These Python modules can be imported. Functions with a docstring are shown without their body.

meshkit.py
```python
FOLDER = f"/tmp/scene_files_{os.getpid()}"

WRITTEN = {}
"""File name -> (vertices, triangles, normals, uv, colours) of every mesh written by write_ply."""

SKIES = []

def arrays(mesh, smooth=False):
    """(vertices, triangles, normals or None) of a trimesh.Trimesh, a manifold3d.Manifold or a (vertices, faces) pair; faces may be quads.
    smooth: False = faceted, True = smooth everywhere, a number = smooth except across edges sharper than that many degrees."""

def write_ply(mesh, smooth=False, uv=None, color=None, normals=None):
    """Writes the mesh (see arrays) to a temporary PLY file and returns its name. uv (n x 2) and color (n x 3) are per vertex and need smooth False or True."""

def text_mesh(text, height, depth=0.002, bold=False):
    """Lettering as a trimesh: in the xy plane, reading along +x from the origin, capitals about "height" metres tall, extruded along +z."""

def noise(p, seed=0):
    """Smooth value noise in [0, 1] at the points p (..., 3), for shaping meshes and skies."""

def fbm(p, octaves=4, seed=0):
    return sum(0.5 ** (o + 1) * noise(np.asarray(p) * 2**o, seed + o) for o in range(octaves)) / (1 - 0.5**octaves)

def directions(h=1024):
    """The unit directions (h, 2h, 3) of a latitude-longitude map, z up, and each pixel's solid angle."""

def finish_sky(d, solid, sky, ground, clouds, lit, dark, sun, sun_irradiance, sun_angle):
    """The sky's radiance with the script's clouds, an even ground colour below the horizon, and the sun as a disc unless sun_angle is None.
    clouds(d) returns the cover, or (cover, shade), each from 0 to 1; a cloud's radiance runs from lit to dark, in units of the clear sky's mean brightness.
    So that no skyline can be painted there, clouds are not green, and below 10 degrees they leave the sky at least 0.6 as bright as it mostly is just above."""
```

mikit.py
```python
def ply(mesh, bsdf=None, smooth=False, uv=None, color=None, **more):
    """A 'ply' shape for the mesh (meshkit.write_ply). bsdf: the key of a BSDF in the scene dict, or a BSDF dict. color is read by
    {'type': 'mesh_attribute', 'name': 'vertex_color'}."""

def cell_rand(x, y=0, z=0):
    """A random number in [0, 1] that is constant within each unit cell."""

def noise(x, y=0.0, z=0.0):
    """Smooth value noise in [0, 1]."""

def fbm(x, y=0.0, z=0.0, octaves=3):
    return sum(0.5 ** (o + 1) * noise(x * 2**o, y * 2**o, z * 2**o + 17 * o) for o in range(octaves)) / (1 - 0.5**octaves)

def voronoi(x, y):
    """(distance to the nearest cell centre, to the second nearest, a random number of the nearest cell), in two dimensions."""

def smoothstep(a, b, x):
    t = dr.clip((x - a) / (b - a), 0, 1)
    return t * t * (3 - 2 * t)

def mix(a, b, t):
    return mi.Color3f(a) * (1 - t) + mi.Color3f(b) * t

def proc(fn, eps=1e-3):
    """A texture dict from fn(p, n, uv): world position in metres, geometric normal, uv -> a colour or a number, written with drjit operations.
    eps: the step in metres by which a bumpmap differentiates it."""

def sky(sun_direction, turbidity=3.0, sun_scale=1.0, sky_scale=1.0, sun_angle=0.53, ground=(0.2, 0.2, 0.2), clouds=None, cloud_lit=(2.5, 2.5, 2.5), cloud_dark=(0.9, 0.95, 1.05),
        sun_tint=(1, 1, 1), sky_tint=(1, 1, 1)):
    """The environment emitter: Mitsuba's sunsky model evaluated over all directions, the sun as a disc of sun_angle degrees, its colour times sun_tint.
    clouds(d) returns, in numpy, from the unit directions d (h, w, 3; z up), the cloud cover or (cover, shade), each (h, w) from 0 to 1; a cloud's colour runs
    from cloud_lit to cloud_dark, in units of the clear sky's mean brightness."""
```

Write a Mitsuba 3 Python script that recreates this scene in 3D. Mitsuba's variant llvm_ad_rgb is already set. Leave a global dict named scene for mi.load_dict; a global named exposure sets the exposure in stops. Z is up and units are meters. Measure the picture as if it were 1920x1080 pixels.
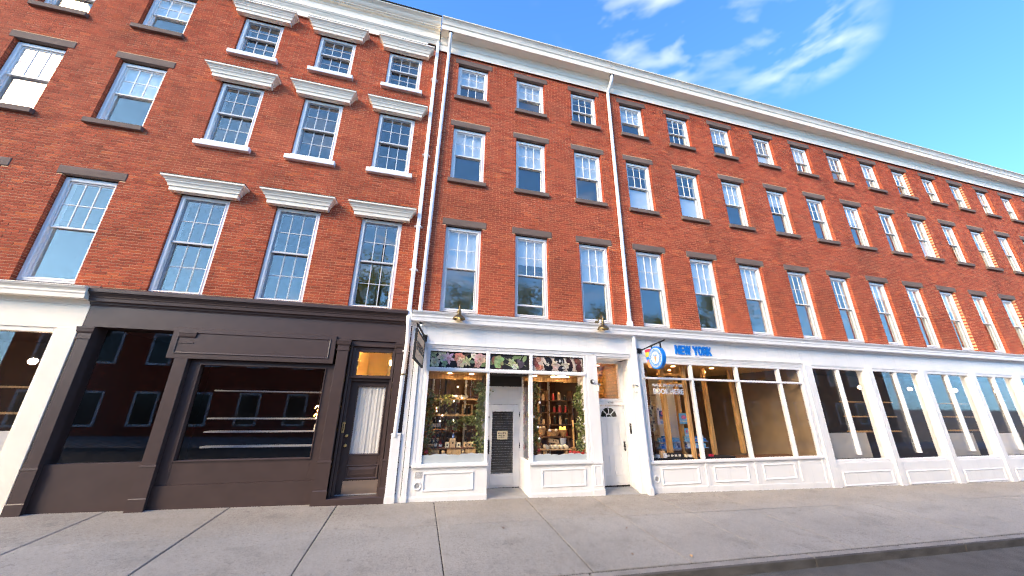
import math, random
import numpy as np, trimesh, drjit as dr, mitsuba as mi, mikit, meshkit
from mikit import noise, fbm, cell_rand, smoothstep, mix, proc
from shapely.geometry import Polygon, Point
from scipy.spatial import ConvexHull

scene, labels, used = {}, {}, set()
T = mi.ScalarTransform4f
R = random.Random(7)
NR = np.random.default_rng(7)

# ------------------------------------------------------------------ camera, light, exposure
yaw, pitch, roll = 0.254764, 0.324688, 0.01115
EYE = np.array([0, -8.7, 1.98])
_f = np.array([math.sin(yaw)*math.cos(pitch), math.cos(yaw)*math.cos(pitch), math.sin(pitch)])
_r = np.array([math.cos(yaw), -math.sin(yaw), 0]); _u = np.cross(_r, _f)
_up = -math.sin(roll)*_r + math.cos(roll)*_u
scene['camera'] = {'type': 'perspective', 'fov': 2*math.degrees(math.atan(540/652.12)), 'fov_axis': 'y', 'near_clip': .05, 'far_clip': 3000.0,
                   'to_world': T().look_at(origin=EYE.tolist(), target=(EYE+_f).tolist(), up=_up.tolist())}

def cirrus(d):
    z = np.maximum(d[..., 2], .05)
    q = np.stack([d[..., 0]/z, d[..., 1]/z, np.zeros_like(z)], -1)
    w = meshkit.fbm(q*2.2+[5, 3, 1], 3, 11)[..., None]
    s = q@np.array([[.8, .6, 0], [-.6, .8, 0], [0, 0, 1]])
    band = meshkit.fbm(q*[1.5, 1.5, 1]+[12.76207, 22.25069, 2], 3, 5)
    fine = meshkit.fbm(s*[9.0, 17.0, 1]+w*3.0, 5, 23)
    k = np.clip((band-.515)/.16, 0, 1)*np.clip((fine-.42)/.36, 0, 1)
    return np.clip(k*.42, 0, .36), np.zeros_like(k)

scene['sky'] = mikit.sky([-0.765, -0.442, .47], turbidity=2.7, sun_scale=.54, sky_scale=1.58, sun_angle=30, clouds=cirrus, cloud_lit=(2.0, 2.0, 2.05), sky_tint=(.57, .885, 1.26), sun_tint=(1.0, .965, .90))
exposure = 3.1
LAMP = .7
ORD = ('first', 'second', 'third', 'fourth', 'fifth', 'sixth', 'seventh', 'eighth', 'ninth', 'tenth', 'eleventh', 'twelfth'); LEV = ('lowest', 'second lowest', 'middle', 'second highest', 'top')

# ------------------------------------------------------------------ entries
def num(key):
    k, i = key, 1
    while k in used: k, i = f'{key}_{i:03d}', i+1
    used.add(k); return k
def add(key, mesh, bsdf, smooth=False, **kw):
    k = key if key in labels and key not in scene and '__' not in key and not any(j.startswith(key+'__') for j in used) else num(key)
    scene[k] = mikit.ply(mesh, bsdf, smooth=smooth, **kw); return k
def tag(k, label=None, cat=None, group=None, kind=None):
    labels[k] = {a: b for a, b in (('label', label), ('category', cat), ('group', group), ('kind', kind)) if b}; return k
def thing(name, label, cat, group=None):
    return tag(num(name), label, cat, group)
def glow(rgb, s): return {'type': 'area', 'radiance': {'type': 'rgb', 'value': [c*s*LAMP for c in rgb]}}

# ------------------------------------------------------------------ meshes as (vertices, triangles)
def cat(*ms):
    V, F, n = [], [], 0
    for v, f in ms:
        v, f = np.asarray(v, float), np.asarray(f, int)
        if f.shape[1] == 4: f = np.vstack([f[:, [0, 1, 2]], f[:, [0, 2, 3]]])
        V.append(v); F.append(f+n); n += len(v)
    return np.vstack(V), np.vstack(F)
BF = np.array([[0, 2, 3], [0, 3, 1], [4, 5, 7], [4, 7, 6], [0, 1, 5], [0, 5, 4], [2, 6, 7], [2, 7, 3], [0, 4, 6], [0, 6, 2], [1, 3, 7], [1, 7, 5]])
def box(x0, x1, y0, y1, z0, z1):
    return np.array([[x, y, z] for z in (z0, z1) for y in (y0, y1) for x in (x0, x1)], float), BF
def hull(v):
    h = ConvexHull(v); f = h.simplices.copy(); c = v[h.vertices].mean(0)
    n = np.cross(v[f[:, 1]]-v[f[:, 0]], v[f[:, 2]]-v[f[:, 0]])
    bad = ((v[f[:, 0]]-c)*n).sum(1) < 0
    f[bad] = f[bad][:, ::-1]; return v, f
def cbox(x0, x1, y0, y1, z0, z1, c=.006):
    v = []
    for x, i in ((x0, 1), (x1, -1)):
        for y, j in ((y0, 1), (y1, -1)):
            for z, k in ((z0, 1), (z1, -1)):
                v += [[x, y+j*c, z+k*c], [x+i*c, y, z+k*c], [x+i*c, y+j*c, z]]
    return hull(np.array(v, float))
def tm(m): return np.asarray(m.vertices), np.asarray(m.faces)
def prof_x(pts, x0, x1):
    m = trimesh.creation.extrude_polygon(Polygon(pts), x1-x0, engine='earcut')
    v, f = tm(m); return np.stack([v[:, 2]+x0, v[:, 0], v[:, 1]], 1), f
def crown(xa, xb, prof, yw=0.0):
    V, F, n = [], [], len(prof)
    for d, z in prof: V += [[xa-d, yw, z], [xa-d, yw-d, z], [xb+d, yw-d, z], [xb+d, yw, z]]
    for i in range(n-1):
        for j in range(3): F.append([4*i+j, 4*i+j+1, 4*i+j+5, 4*i+j+4])
    F += [[0, 1, 2, 3], [4*n-4, 4*n-1, 4*n-2, 4*n-3]]
    return np.array(V, float), np.array(F)
def ring(x0, x1, z0, z1, prof, cap=True):
    V, F, n = [], [], len(prof)
    for o, y in prof: V += [[x0+o, y, z0+o], [x1-o, y, z0+o], [x1-o, y, z1-o], [x0+o, y, z1-o]]
    for i in range(n-1):
        for j in range(4): F.append([4*i+j, 4*i+(j+1) % 4, 4*i+4+(j+1) % 4, 4*i+4+j])
    if cap: F.append([4*n-4, 4*n-3, 4*n-2, 4*n-1])
    return np.array(V, float), np.array(F)
def frame(x0, x1, z0, z1, l, r, b, t, y0, y1, c=.004):
    ms = [cbox(x0, x0+l, y0, y1, z0, z1, c), cbox(x1-r, x1, y0, y1, z0, z1, c)]
    if b: ms.append(cbox(x0+l, x1-r, y0+.002, y1, z0, z0+b, c))
    if t: ms.append(cbox(x0+l, x1-r, y0+.002, y1, z1-t, z1, c))
    return cat(*ms)
def lathe(prof, c=(0, 0, 0), n=20, axis='z', caps=True):
    V, F = [], []
    a = np.arange(n)*2*math.pi/n
    for r, z in prof:
        for t in a: V.append([r*math.cos(t), r*math.sin(t), z])
    for i in range(len(prof)-1):
        for j in range(n): F.append([i*n+j, i*n+(j+1) % n, (i+1)*n+(j+1) % n, (i+1)*n+j])
    V = np.array(V, float); F = np.array(F)
    F = np.vstack([F[:, [0, 1, 2]], F[:, [0, 2, 3]]])
    if caps:
        for i, s in ((0, -1), (len(prof)-1, 1)):
            k = len(V); V = np.vstack([V, [[0, 0, prof[i][1]]]])
            F = np.vstack([F, [[k, i*n+j, i*n+(j+1) % n][::s] for j in range(n)]])
    if axis == 'y': V = V[:, [0, 2, 1]]*[1, -1, 1]
    if axis == 'x': V = V[:, [2, 0, 1]]
    return V+np.asarray(c, float), F
def tube(path, r, n=8):
    P = np.asarray(path, float); r = np.broadcast_to(r, len(P)); V, F = [], []
    t = np.gradient(P, axis=0); t /= np.linalg.norm(t, axis=1)[:, None]
    u = np.cross(t[0], [.31, .2, .93]); 
    if np.linalg.norm(u) < .1: u = np.cross(t[0], [1, 0, 0])
    u /= np.linalg.norm(u)
    for i in range(len(P)):
        u = u-t[i]*(u@t[i]); u /= np.linalg.norm(u); w = np.cross(t[i], u)
        for k in range(n):
            a = 2*math.pi*k/n; V.append(P[i]+r[i]*(math.cos(a)*u+math.sin(a)*w))
    for i in range(len(P)-1):
        for k in range(n): F.append([i*n+k, i*n+(k+1) % n, (i+1)*n+(k+1) % n, (i+1)*n+k])
    F = np.array(F); F = np.vstack([F[:, [0, 1, 2]], F[:, [0, 2, 3]]])
    k = len(V); V += [P[0], P[-1]]; m = (len(P)-1)*n
    F = np.vstack([F, [[k, (j+1) % n, j] for j in range(n)], [[k+1, m+j, m+(j+1) % n] for j in range(n)]])
    return np.array(V), F
def ball(c, r, n=2, sz=1.0):
    m = trimesh.creation.icosphere(n, r); v, f = tm(m); return v*[1, 1, sz]+np.asarray(c, float), f
def rect(x0, x1, z0, z1, y, tilt=0.0):
    a, b = (NR.normal(0, tilt, 2) if tilt else (0, 0)); w, h = (x1-x0)/2, (z1-z0)/2
    return np.array([[x0, y-a*w-b*h, z0], [x1, y+a*w-b*h, z0], [x1, y+a*w+b*h, z1], [x0, y-a*w+b*h, z1]]), np.array([[0, 1, 2], [0, 2, 3]])
def shell(x0, x1, y0, y1, z0, z1, faces='fcbs'):
    v, f = box(x0, x1, y0, y1, z0, z1); pick = {'f': [0, 1], 'c': [2, 3], 'b': [6, 7], 's': [8, 9, 10, 11], 'o': [4, 5]}
    return v, f[[i for k in faces for i in pick[k]]]
def text(s, h, at, w=None, depth=.01, bold=True, face='y'):
    m = meshkit.text_mesh(s, h, depth, bold); v, f = tm(m); v = v.copy()
    if w: v[:, 0] = (v[:, 0]-v[:, 0].min())*w/(np.ptp(v[:, 0]))
    x, y, z = at
    return np.stack([x+v[:, 0], y-v[:, 2], z+v[:, 1]], 1), f
def heavy(*a, o=.0035, **k):
    v, f = text(*a, **k); v2 = [(v+[dx, -.0004*i, dz], f) for i, (dx, dz) in enumerate(((0, 0), (o, 0), (0, o), (o, o)))]
    return cat(*v2)
def leaves(C, size, col, flat=.5, var=.35):
    """many small folded leaves at the points C; returns mesh and colours"""
    C = np.asarray(C, float); n = len(C)
    a = NR.normal(size=(n, 3)); a[:, 2] *= .6; a /= np.linalg.norm(a, axis=1)[:, None]
    b = np.cross(a, NR.normal(size=(n, 3))); b /= np.linalg.norm(b, axis=1)[:, None]
    s = size*(.6+.8*NR.random((n, 1))); k = np.cross(a, b)
    V = np.stack([C-a*s, C+b*s*flat+k*s*.12, C+a*s*1.1, C-b*s*flat+k*s*.12], 1).reshape(-1, 3)
    i = np.arange(n)[:, None]*4
    F = np.vstack([i+[0, 1, 2], i+[0, 2, 3]])
    base = np.asarray(col, float)[NR.integers(0, len(col), n)]*(1-var+2*var*NR.random((n, 1)))
    return (V, F), np.clip(np.repeat(base, 4, 0), 0, 1)

# ------------------------------------------------------------------ materials
def rgb(c): return {'type': 'rgb', 'value': list(c)}
def two(d): return {'type': 'twosided', 'b': d}
def mat(name, c, rough=.6, metal=0.0, spec=.4):
    scene[name] = two({'type': 'principled', 'base_color': c if isinstance(c, dict) else rgb(c), 'roughness': rough, 'metallic': metal, 'specular': spec}); return name
def lum(c, k): return mi.Color3f(*[float(a) for a in c])*k
def speck(c, amp=.12, s=3.0, fine=.0, fs=180.0):
    def fn(p, n, uv):
        k = 1+amp*2*(fbm(p.x*s, p.y*s+9, p.z*s, 3)-.5)
        if fine: k = k+fine*2*(noise(p.x*fs, p.y*fs, p.z*fs)-.5)
        return lum(c, k)
    return proc(fn)
BH, BL = .0665, .219
def brick_fn(p, n, uv):
    row = dr.floor(p.z/BH); sh = dr.select(row-2*dr.floor(row/2) > .5, .5, 0.0)
    col = dr.floor(p.x/BL+sh+1e-4)
    a, b = cell_rand(col, row, 3), cell_rand(col, row, 8)
    c = mix((.31, .054, .024), (.44, .088, .038), a)
    c = mix(c, (.22, .036, .016), smoothstep(.78, .98, b)*.6)
    c = mix(c, (.60, .14, .04), smoothstep(.9, 1.0, cell_rand(col, row, 5))*.5)
    g = fbm(p.x*60, p.y*60, p.z*90, 2); big = fbm(p.x*.55+3, 0, p.z*.4, 3)
    soot = smoothstep(.54, .78, fbm(p.x*1.7, 4, p.z*1.1, 3))*.16+smoothstep(.55, .8, fbm(p.x*2.6+9, 2, p.z*.45, 3))*.14
    return c*(.74+.26*g+.28*big)*(1-soot)
def mortar_fn(p, n, uv):
    return lum((.62, .37, .21), .7+.55*fbm(p.x*1.3, p.y, p.z*1.0, 3)+.15*noise(p.x*70, p.y*70, p.z*70))
def stone_fn(p, n, uv):
    return lum((.155, .108, .088), .65+.5*fbm(p.x*3, p.y*3, p.z*8, 3)+.3*noise(p.x*90, p.y*90, p.z*90))
def paving_fn(p, n, uv):
    i, j = dr.floor((p.x+30.2)/1.63), dr.floor((p.y+1.43)/1.95)
    t = cell_rand(i, j, 2)
    c = mix((.280, .268, .255), (.258, .250, .240), t)
    warm = smoothstep(-1.9, -.35, p.y+.5*(fbm(p.x*.9, p.y*1.2, 0, 3)-.5))
    c = mix(c, (.28, .24, .195), warm*.8)
    k = .83+.22*fbm(p.x*1.1, p.y*2.6, 1, 4)+.26*(noise(p.x*150, p.y*150, 0)-.5)+.2*(noise(p.x*48, p.y*48, 3)-.5)
    stain = smoothstep(.62, .8, fbm(p.x*2.3+7, p.y*3.1, 5, 3))*.12
    spot = smoothstep(.84, .93, noise(p.x*9+3, p.y*9, 2))*.10
    gum = smoothstep(.86, .93, noise(p.x*24+5, p.y*24, 7))*.20
    return c*k*(1-stain)*(1-spot)*(1-gum)
def white_fn(c):
    def fn(p, n, uv):
        k = .95+.07*fbm(p.x*2.2, p.y*2, p.z*1.1, 3)
        drip = smoothstep(.58, .85, fbm(p.x*16, 3, p.z*.8, 3))*.06
        low = smoothstep(.35, -.05, p.z+.25*(fbm(p.x*5, 0, p.z*3, 3)-.5)+.018*p.x)*.14
        return mix(lum(c, k*(1-drip)), (.42, .38, .33), low)
    return proc(fn)
def wood_fn(c, s=1.0):
    def fn(p, n, uv):
        g = fbm(p.x*40*s, p.y*40*s, p.z*3*s, 3); return lum(c, .6+.8*g)
    return proc(fn)
mat('brick_clay', proc(brick_fn), .85, 0, .25); mat('mortar', proc(mortar_fn), .95, 0, .1)
mat('brownstone', proc(stone_fn), .85, 0, .3); mat('paving_concrete', proc(paving_fn), .85, 0, .3)
mat('white_paint', white_fn((.83, .82, .80)), .38); mat('cream_paint', speck((.83, .75, .62), .07, 2.0), .5)
mat('sash_white', speck((.80, .785, .755), .05), .4); mat('sash_grey', (.34, .36, .39), .4); mat('muntin_grey', (.55, .55, .56), .4)
mat('brown_paint', speck((.060, .038, .034), .16, 4), .38, 0, .5); mat('dark_paint', (.028, .026, .025), .5)
mat('black_metal', (.016, .016, .017), .6, .0, .25); mat('pipe_white', speck((.82, .80, .77), .10, 3), .42)
mat('brass', speck((.27, .20, .10), .25, 9), .42, 1.0); mat('bright_brass', (.78, .58, .26), .25, 1.0); mat('kick_metal', speck((.62, .47, .36), .12, 5), .36, 1.0)
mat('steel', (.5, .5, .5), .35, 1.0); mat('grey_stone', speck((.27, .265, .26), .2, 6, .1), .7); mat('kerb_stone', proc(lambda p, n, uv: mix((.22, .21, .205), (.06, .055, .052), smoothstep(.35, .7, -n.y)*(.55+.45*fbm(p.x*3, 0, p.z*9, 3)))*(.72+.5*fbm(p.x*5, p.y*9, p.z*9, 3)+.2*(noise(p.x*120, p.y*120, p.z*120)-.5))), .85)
mat('asphalt', speck((.085, .082, .08), .3, 4, .25), .9); mat('roofing', (.03, .03, .032), .8); mat('soil', (.12, .1, .08), .9)
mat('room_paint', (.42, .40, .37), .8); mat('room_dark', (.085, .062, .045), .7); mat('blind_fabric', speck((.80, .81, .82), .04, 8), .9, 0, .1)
mat('tan_dark', speck((.27, .19, .11), .2, 3), .7); mat('curtain', (.78, .74, .67), .9, 0, .1); mat('hall_paint', (.76, .64, .46), .8); mat('floor_wood', wood_fn((.20, .12, .06)), .5)
mat('pine', wood_fn((.52, .30, .12)), .55); mat('crate_wood', wood_fn((.58, .38, .18)), .6); mat('walnut', wood_fn((.13, .062, .03)), .5); mat('amber_wood', wood_fn((.64, .37, .13)), .5)
mat('card', (.62, .42, .22), .7); mat('cream_card', (.72, .62, .42), .7); mat('wine_glass', (.012, .016, .012), .12, 0, .6); mat('red_glass', (.22, .015, .02), .15, 0, .6)
mat('label_paper', (.70, .66, .56), .8); mat('wicker', speck((.42, .22, .08), .5, 40), .8); mat('fruit_skin', speck((.42, .035, .03), .4, 12), .4); mat('blue_paint', (.008, .17, .62), .4)
mat('sign_white', (.62, .63, .64), .5); mat('plain_white', (.82, .82, .82), .5); mat('sky_paper', (.22, .55, .80), .6); mat('pink_paper', (.72, .2, .36), .6); mat('navy_paper', (.06, .09, .28), .6); mat('orange_paint', (.80, .28, .08), .5)
mat('red_paint', (.62, .03, .07), .5); mat('yellow_paint', (.72, .50, .05), .5); mat('pale_blue', (.30, .48, .75), .5); mat('tan_board', speck((.70, .47, .28), .06, 6), 1.0, 0, .05); mat('ink', (.06, .035, .022), .6)
mat('frost_film', (.52, .56, .56), .85); mat('bark', speck((.09, .07, .05), .3, 10), .9); mat('amber_wax', (.85, .55, .15), .5); mat('cork', (.55, .4, .22), .8); mat('grey_plate', speck((.36, .36, .36), .3, 60), .5)
scene['vertex_print'] = two({'type': 'principled', 'base_color': {'type': 'mesh_attribute', 'name': 'vertex_color'}, 'roughness': .45, 'specular': .3})
scene['leaf'] = {'type': 'principledthin', 'base_color': {'type': 'mesh_attribute', 'name': 'vertex_color'}, 'roughness': .6, 'diff_trans': .8, 'spec_trans': 0.0}
scene['leaf_dull'] = two({'type': 'diffuse', 'reflectance': {'type': 'mesh_attribute', 'name': 'vertex_color'}})
scene['window_glass'] = {'type': 'thindielectric', 'int_ior': 2.1, 'specular_transmittance': {'type': 'rgb', 'value': [.72, .80, .86]}, 'specular_reflectance': {'type': 'rgb', 'value': [1.0, .94, .84]}}
scene['shop_glass'] = {'type': 'thindielectric', 'int_ior': 1.5}
scene['bulb_glass'] = {'type': 'thindielectric', 'int_ior': 1.45}

# ------------------------------------------------------------------ ground
SX, SY = -.0179, .057
def gz(x, y): return .043+SX*x+SY*y
def gshear(m, z0=0.0):
    v, f = m; v = v.copy(); v[:, 2] += gz(v[:, 0], np.maximum(v[:, 1], -3.55)); return v, f
KY, KF = -3.37, -3.525
tag(add('ground', (np.array([[-400, -400, -.75+7], [500, -400, -.75-9], [500, 300, -.75-9], [-400, 300, -.75+7]], float), np.array([[0, 1, 2, 3]])), 'soil'), kind='structure')
zr = gz(0, KF)-.135
xs = np.array([-60., 80.])
V = np.array([[x, y, zr+SX*x] for x in xs for y in (KF+.02, -11.6)]); tag(add('road', (V, np.array([[0, 1, 3, 2]])), 'asphalt'), kind='structure')
V = np.array([[x, y, zr+.12+SX*x] for x in xs for y in (-11.5, -17.2)]); W = V.copy(); W[:, 2] -= .3
tag(add('far_pavement', (np.vstack([V, W]), np.array([[0, 1, 3, 2], [0, 2, 6, 4]])), 'kerb_stone'), kind='structure')
joints = [-12.2, -10.5, -8.8, -6.9, -5.1, -3.2, -1.32, .57, 2.60, 4.22, 5.83, 7.5, 9.3, 11.1, 12.9, 14.7, 16.5, 18.4, 20.3, 22.2, 24.2, 26.2, 28.2, 30.5, 33, 36, 40]
sub = box(-14, 42, KY, 3, -.30, -.014); sw = add('pavement', gshear(sub), 'dark_paint'); tag(sw, kind='structure')
for a, b in zip(joints[:-1], joints[1:]):
    for y0, y1 in ((-1.424, .9), (KY+.010, -1.436)):
        d = .001*R.uniform(-3, 3)
        add('pavement__slab', gshear(cbox(a+.009, b-.009, y0, y1, -.05, d, .006)), 'paving_concrete')
kb = tag(num('kerb'), kind='structure')
kj = [-14, -9.5, -5, -1.2, 2.53, 6.4, 10, 14, 18, 22, 27, 32, 42]
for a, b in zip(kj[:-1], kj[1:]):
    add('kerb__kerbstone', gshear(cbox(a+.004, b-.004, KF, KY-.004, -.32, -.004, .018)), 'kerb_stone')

# ------------------------------------------------------------------ brick walls
def span_cut(a, b, cuts):
    out = [(a, b)]
    for c, d in cuts:
        nxt = []
        for s, e in out:
            if d <= s or c >= e: nxt.append((s, e)); continue
            if c > s: nxt.append((s, c))
            if d < e: nxt.append((d, e))
        out = nxt
    return [(s, e) for s, e in out if e-s > .012]
BQ = np.array([[0, 1, 5], [0, 5, 4], [0, 4, 6], [0, 6, 2], [1, 3, 7], [1, 7, 5], [4, 5, 7], [4, 7, 6], [0, 2, 3], [0, 3, 1]])
def brick_wall(b, x0, x1, z0, z1, holes, near=300, vis=(-2.6, 8.7)):
    """holes: (x0,x1,z0,z1). Every brick is its own block standing 6 mm proud of the mortar bed."""
    j = .0115; bricks = []
    for r in range(int(z0/BH), int(z1/BH)+1):
        za, zb = r*BH+j/2, (r+1)*BH-j/2
        zc = (za+zb)/2
        if za < z0-.02 or zb > z1+.03: continue
        za, zb = max(za, z0), min(zb, z1)
        sh = .5 if r % 2 else 0.0
        cuts = [(h[0], h[1]) for h in holes if h[2] < zc < h[3]]
        for c in range(int(math.floor(x0/BL+sh))-1, int(math.ceil(x1/BL+sh))+1):
            a, e = max((c-sh)*BL+j/2, x0), min((c+1-sh)*BL-j/2, x1)
            if e-a < .015: continue
            for s, t in span_cut(a, e, cuts): bricks.append((s, t, za, zb))
    B = np.array(bricks); n = len(B)
    jit = NR.normal(0, .0014, n)
    def mesh(idx):
        X0, X1, Z0, Z1 = B[idx].T; Y0 = jit[idx]; Y1 = np.full(len(idx), .105)
        V = np.stack([np.stack([x, y, z], 1) for z in (Z0, Z1) for y in (Y0, Y1) for x in (X0, X1)], 1).reshape(-1, 3)
        F = (np.arange(len(idx))[:, None, None]*8+BF[[0, 1, 2, 3, 4, 5, 8, 9, 10, 11]][None]).reshape(-1, 3)
        return V, F
    w = num(b+'__wall'); full = (B[:, 1]-B[:, 0]) > .2
    d = (B[:, 0]-EYE[0])**2+(B[:, 2]-EYE[2])**2; d[~full | (B[:, 0] < vis[0]) | (B[:, 1] > vis[1])] = 1e9
    order = np.argsort(d, kind='stable'); pick = order[:near]; pick = pick[d[pick] < 1e8]
    xs = sorted({x0, x1, *[np.clip(h[k]+(-.006 if k == 0 else .006), x0, x1) for h in holes for k in (0, 1)]}); zs = sorted({z0, z1, *[np.clip(h[k]+(-.006 if k == 2 else .006), z0, z1) for h in holes for k in (2, 3)]})
    core = []
    for zc, zd in zip(zs[:-1], zs[1:]):
        zm = (zc+zd)/2
        for s, e in span_cut(x0, x1, [(h[0]-.006, h[1]+.006) for h in holes if h[2]-.006 < zm < h[3]+.006]): core.append(box(s, e, .006, .34, zc, zd))
    scene[w] = mikit.ply(cat(*core), 'mortar')
    rest = np.setdiff1d(np.arange(n), pick)
    tag(add(w+'__brickwork', mesh(rest), 'brick_clay'), kind='stuff')
    proto = mikit.ply((np.array([[x, y, z] for z in (-BH/2+j/2, BH/2-j/2) for y in (0, .105) for x in (-BL/2+j/2, BL/2-j/2)]), BF[[0, 1, 2, 3, 4, 5, 8, 9, 10, 11]]), 'brick_clay')
    for i in pick:
        s, t, za, zb = B[i]
        if abs(t-s-(BL-j)) < 1e-6 and abs(zb-za-(BH-j)) < 1e-6:
            scene[num(w+'__brick')] = {**proto, 'to_world': T().translate([(s+t)/2, float(jit[i]), (za+zb)/2])}
        else: add(w+'__brick', mesh(np.array([i])), 'brick_clay')

def sash(w, x0, x1, z0, z1, y, bar, rows, cols, fm, mm, glass, tilt=.003, parts=True, rail=None):
    add(w+'__sash', frame(x0, x1, z0, z1, bar, bar, rail or bar, bar, y, y+.045), fm)
    a0, a1, b0, b1 = x0+bar, x1-bar, z0+(rail or bar), z1-bar; g = .021
    xs = np.linspace(a0, a1, cols+1); zs = np.linspace(b0, b1, rows+1)
    for x in xs[1:-1]: add(w+'__muntin', cbox(x-g/2, x+g/2, y+.008, y+.034, b0, b1, .004), mm)
    for z in zs[1:-1]: add(w+'__muntin', cbox(a0, a1, y+.010, y+.032, z-g/2, z+g/2, .004), mm)
    for i in range(cols):
        for k in range(rows): add(w+'__pane', rect(xs[i], xs[i+1], zs[k], zs[k+1], y+.022, tilt), glass)

# ------------------------------------------------------------------ buildings: left one with white hoods (B1), number 100 (B2), right one (B3), the row going on (B0, B4)
B1 = thing('brick_building', 'red brick building with white hoods over its windows and a dark brown shopfront', 'building')
B2 = thing('brick_building_001', 'brick building numbered 100 with a white shopfront, brown stone lintels and printed flower panels', 'building')
B3 = thing('brick_building_002', 'brick building with a white shopfront under big blue NEW YORK letters', 'building')
B0 = thing('brick_building_003', 'brick building at the far left end of the row beyond the white hooded windows', 'building')
B4 = thing('brick_building_004', 'brick building at the right end of the row past the NEW YORK letters', 'building')
XA, XB, XC, XD = -6.42, -.285, 5.80, 11.90

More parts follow.
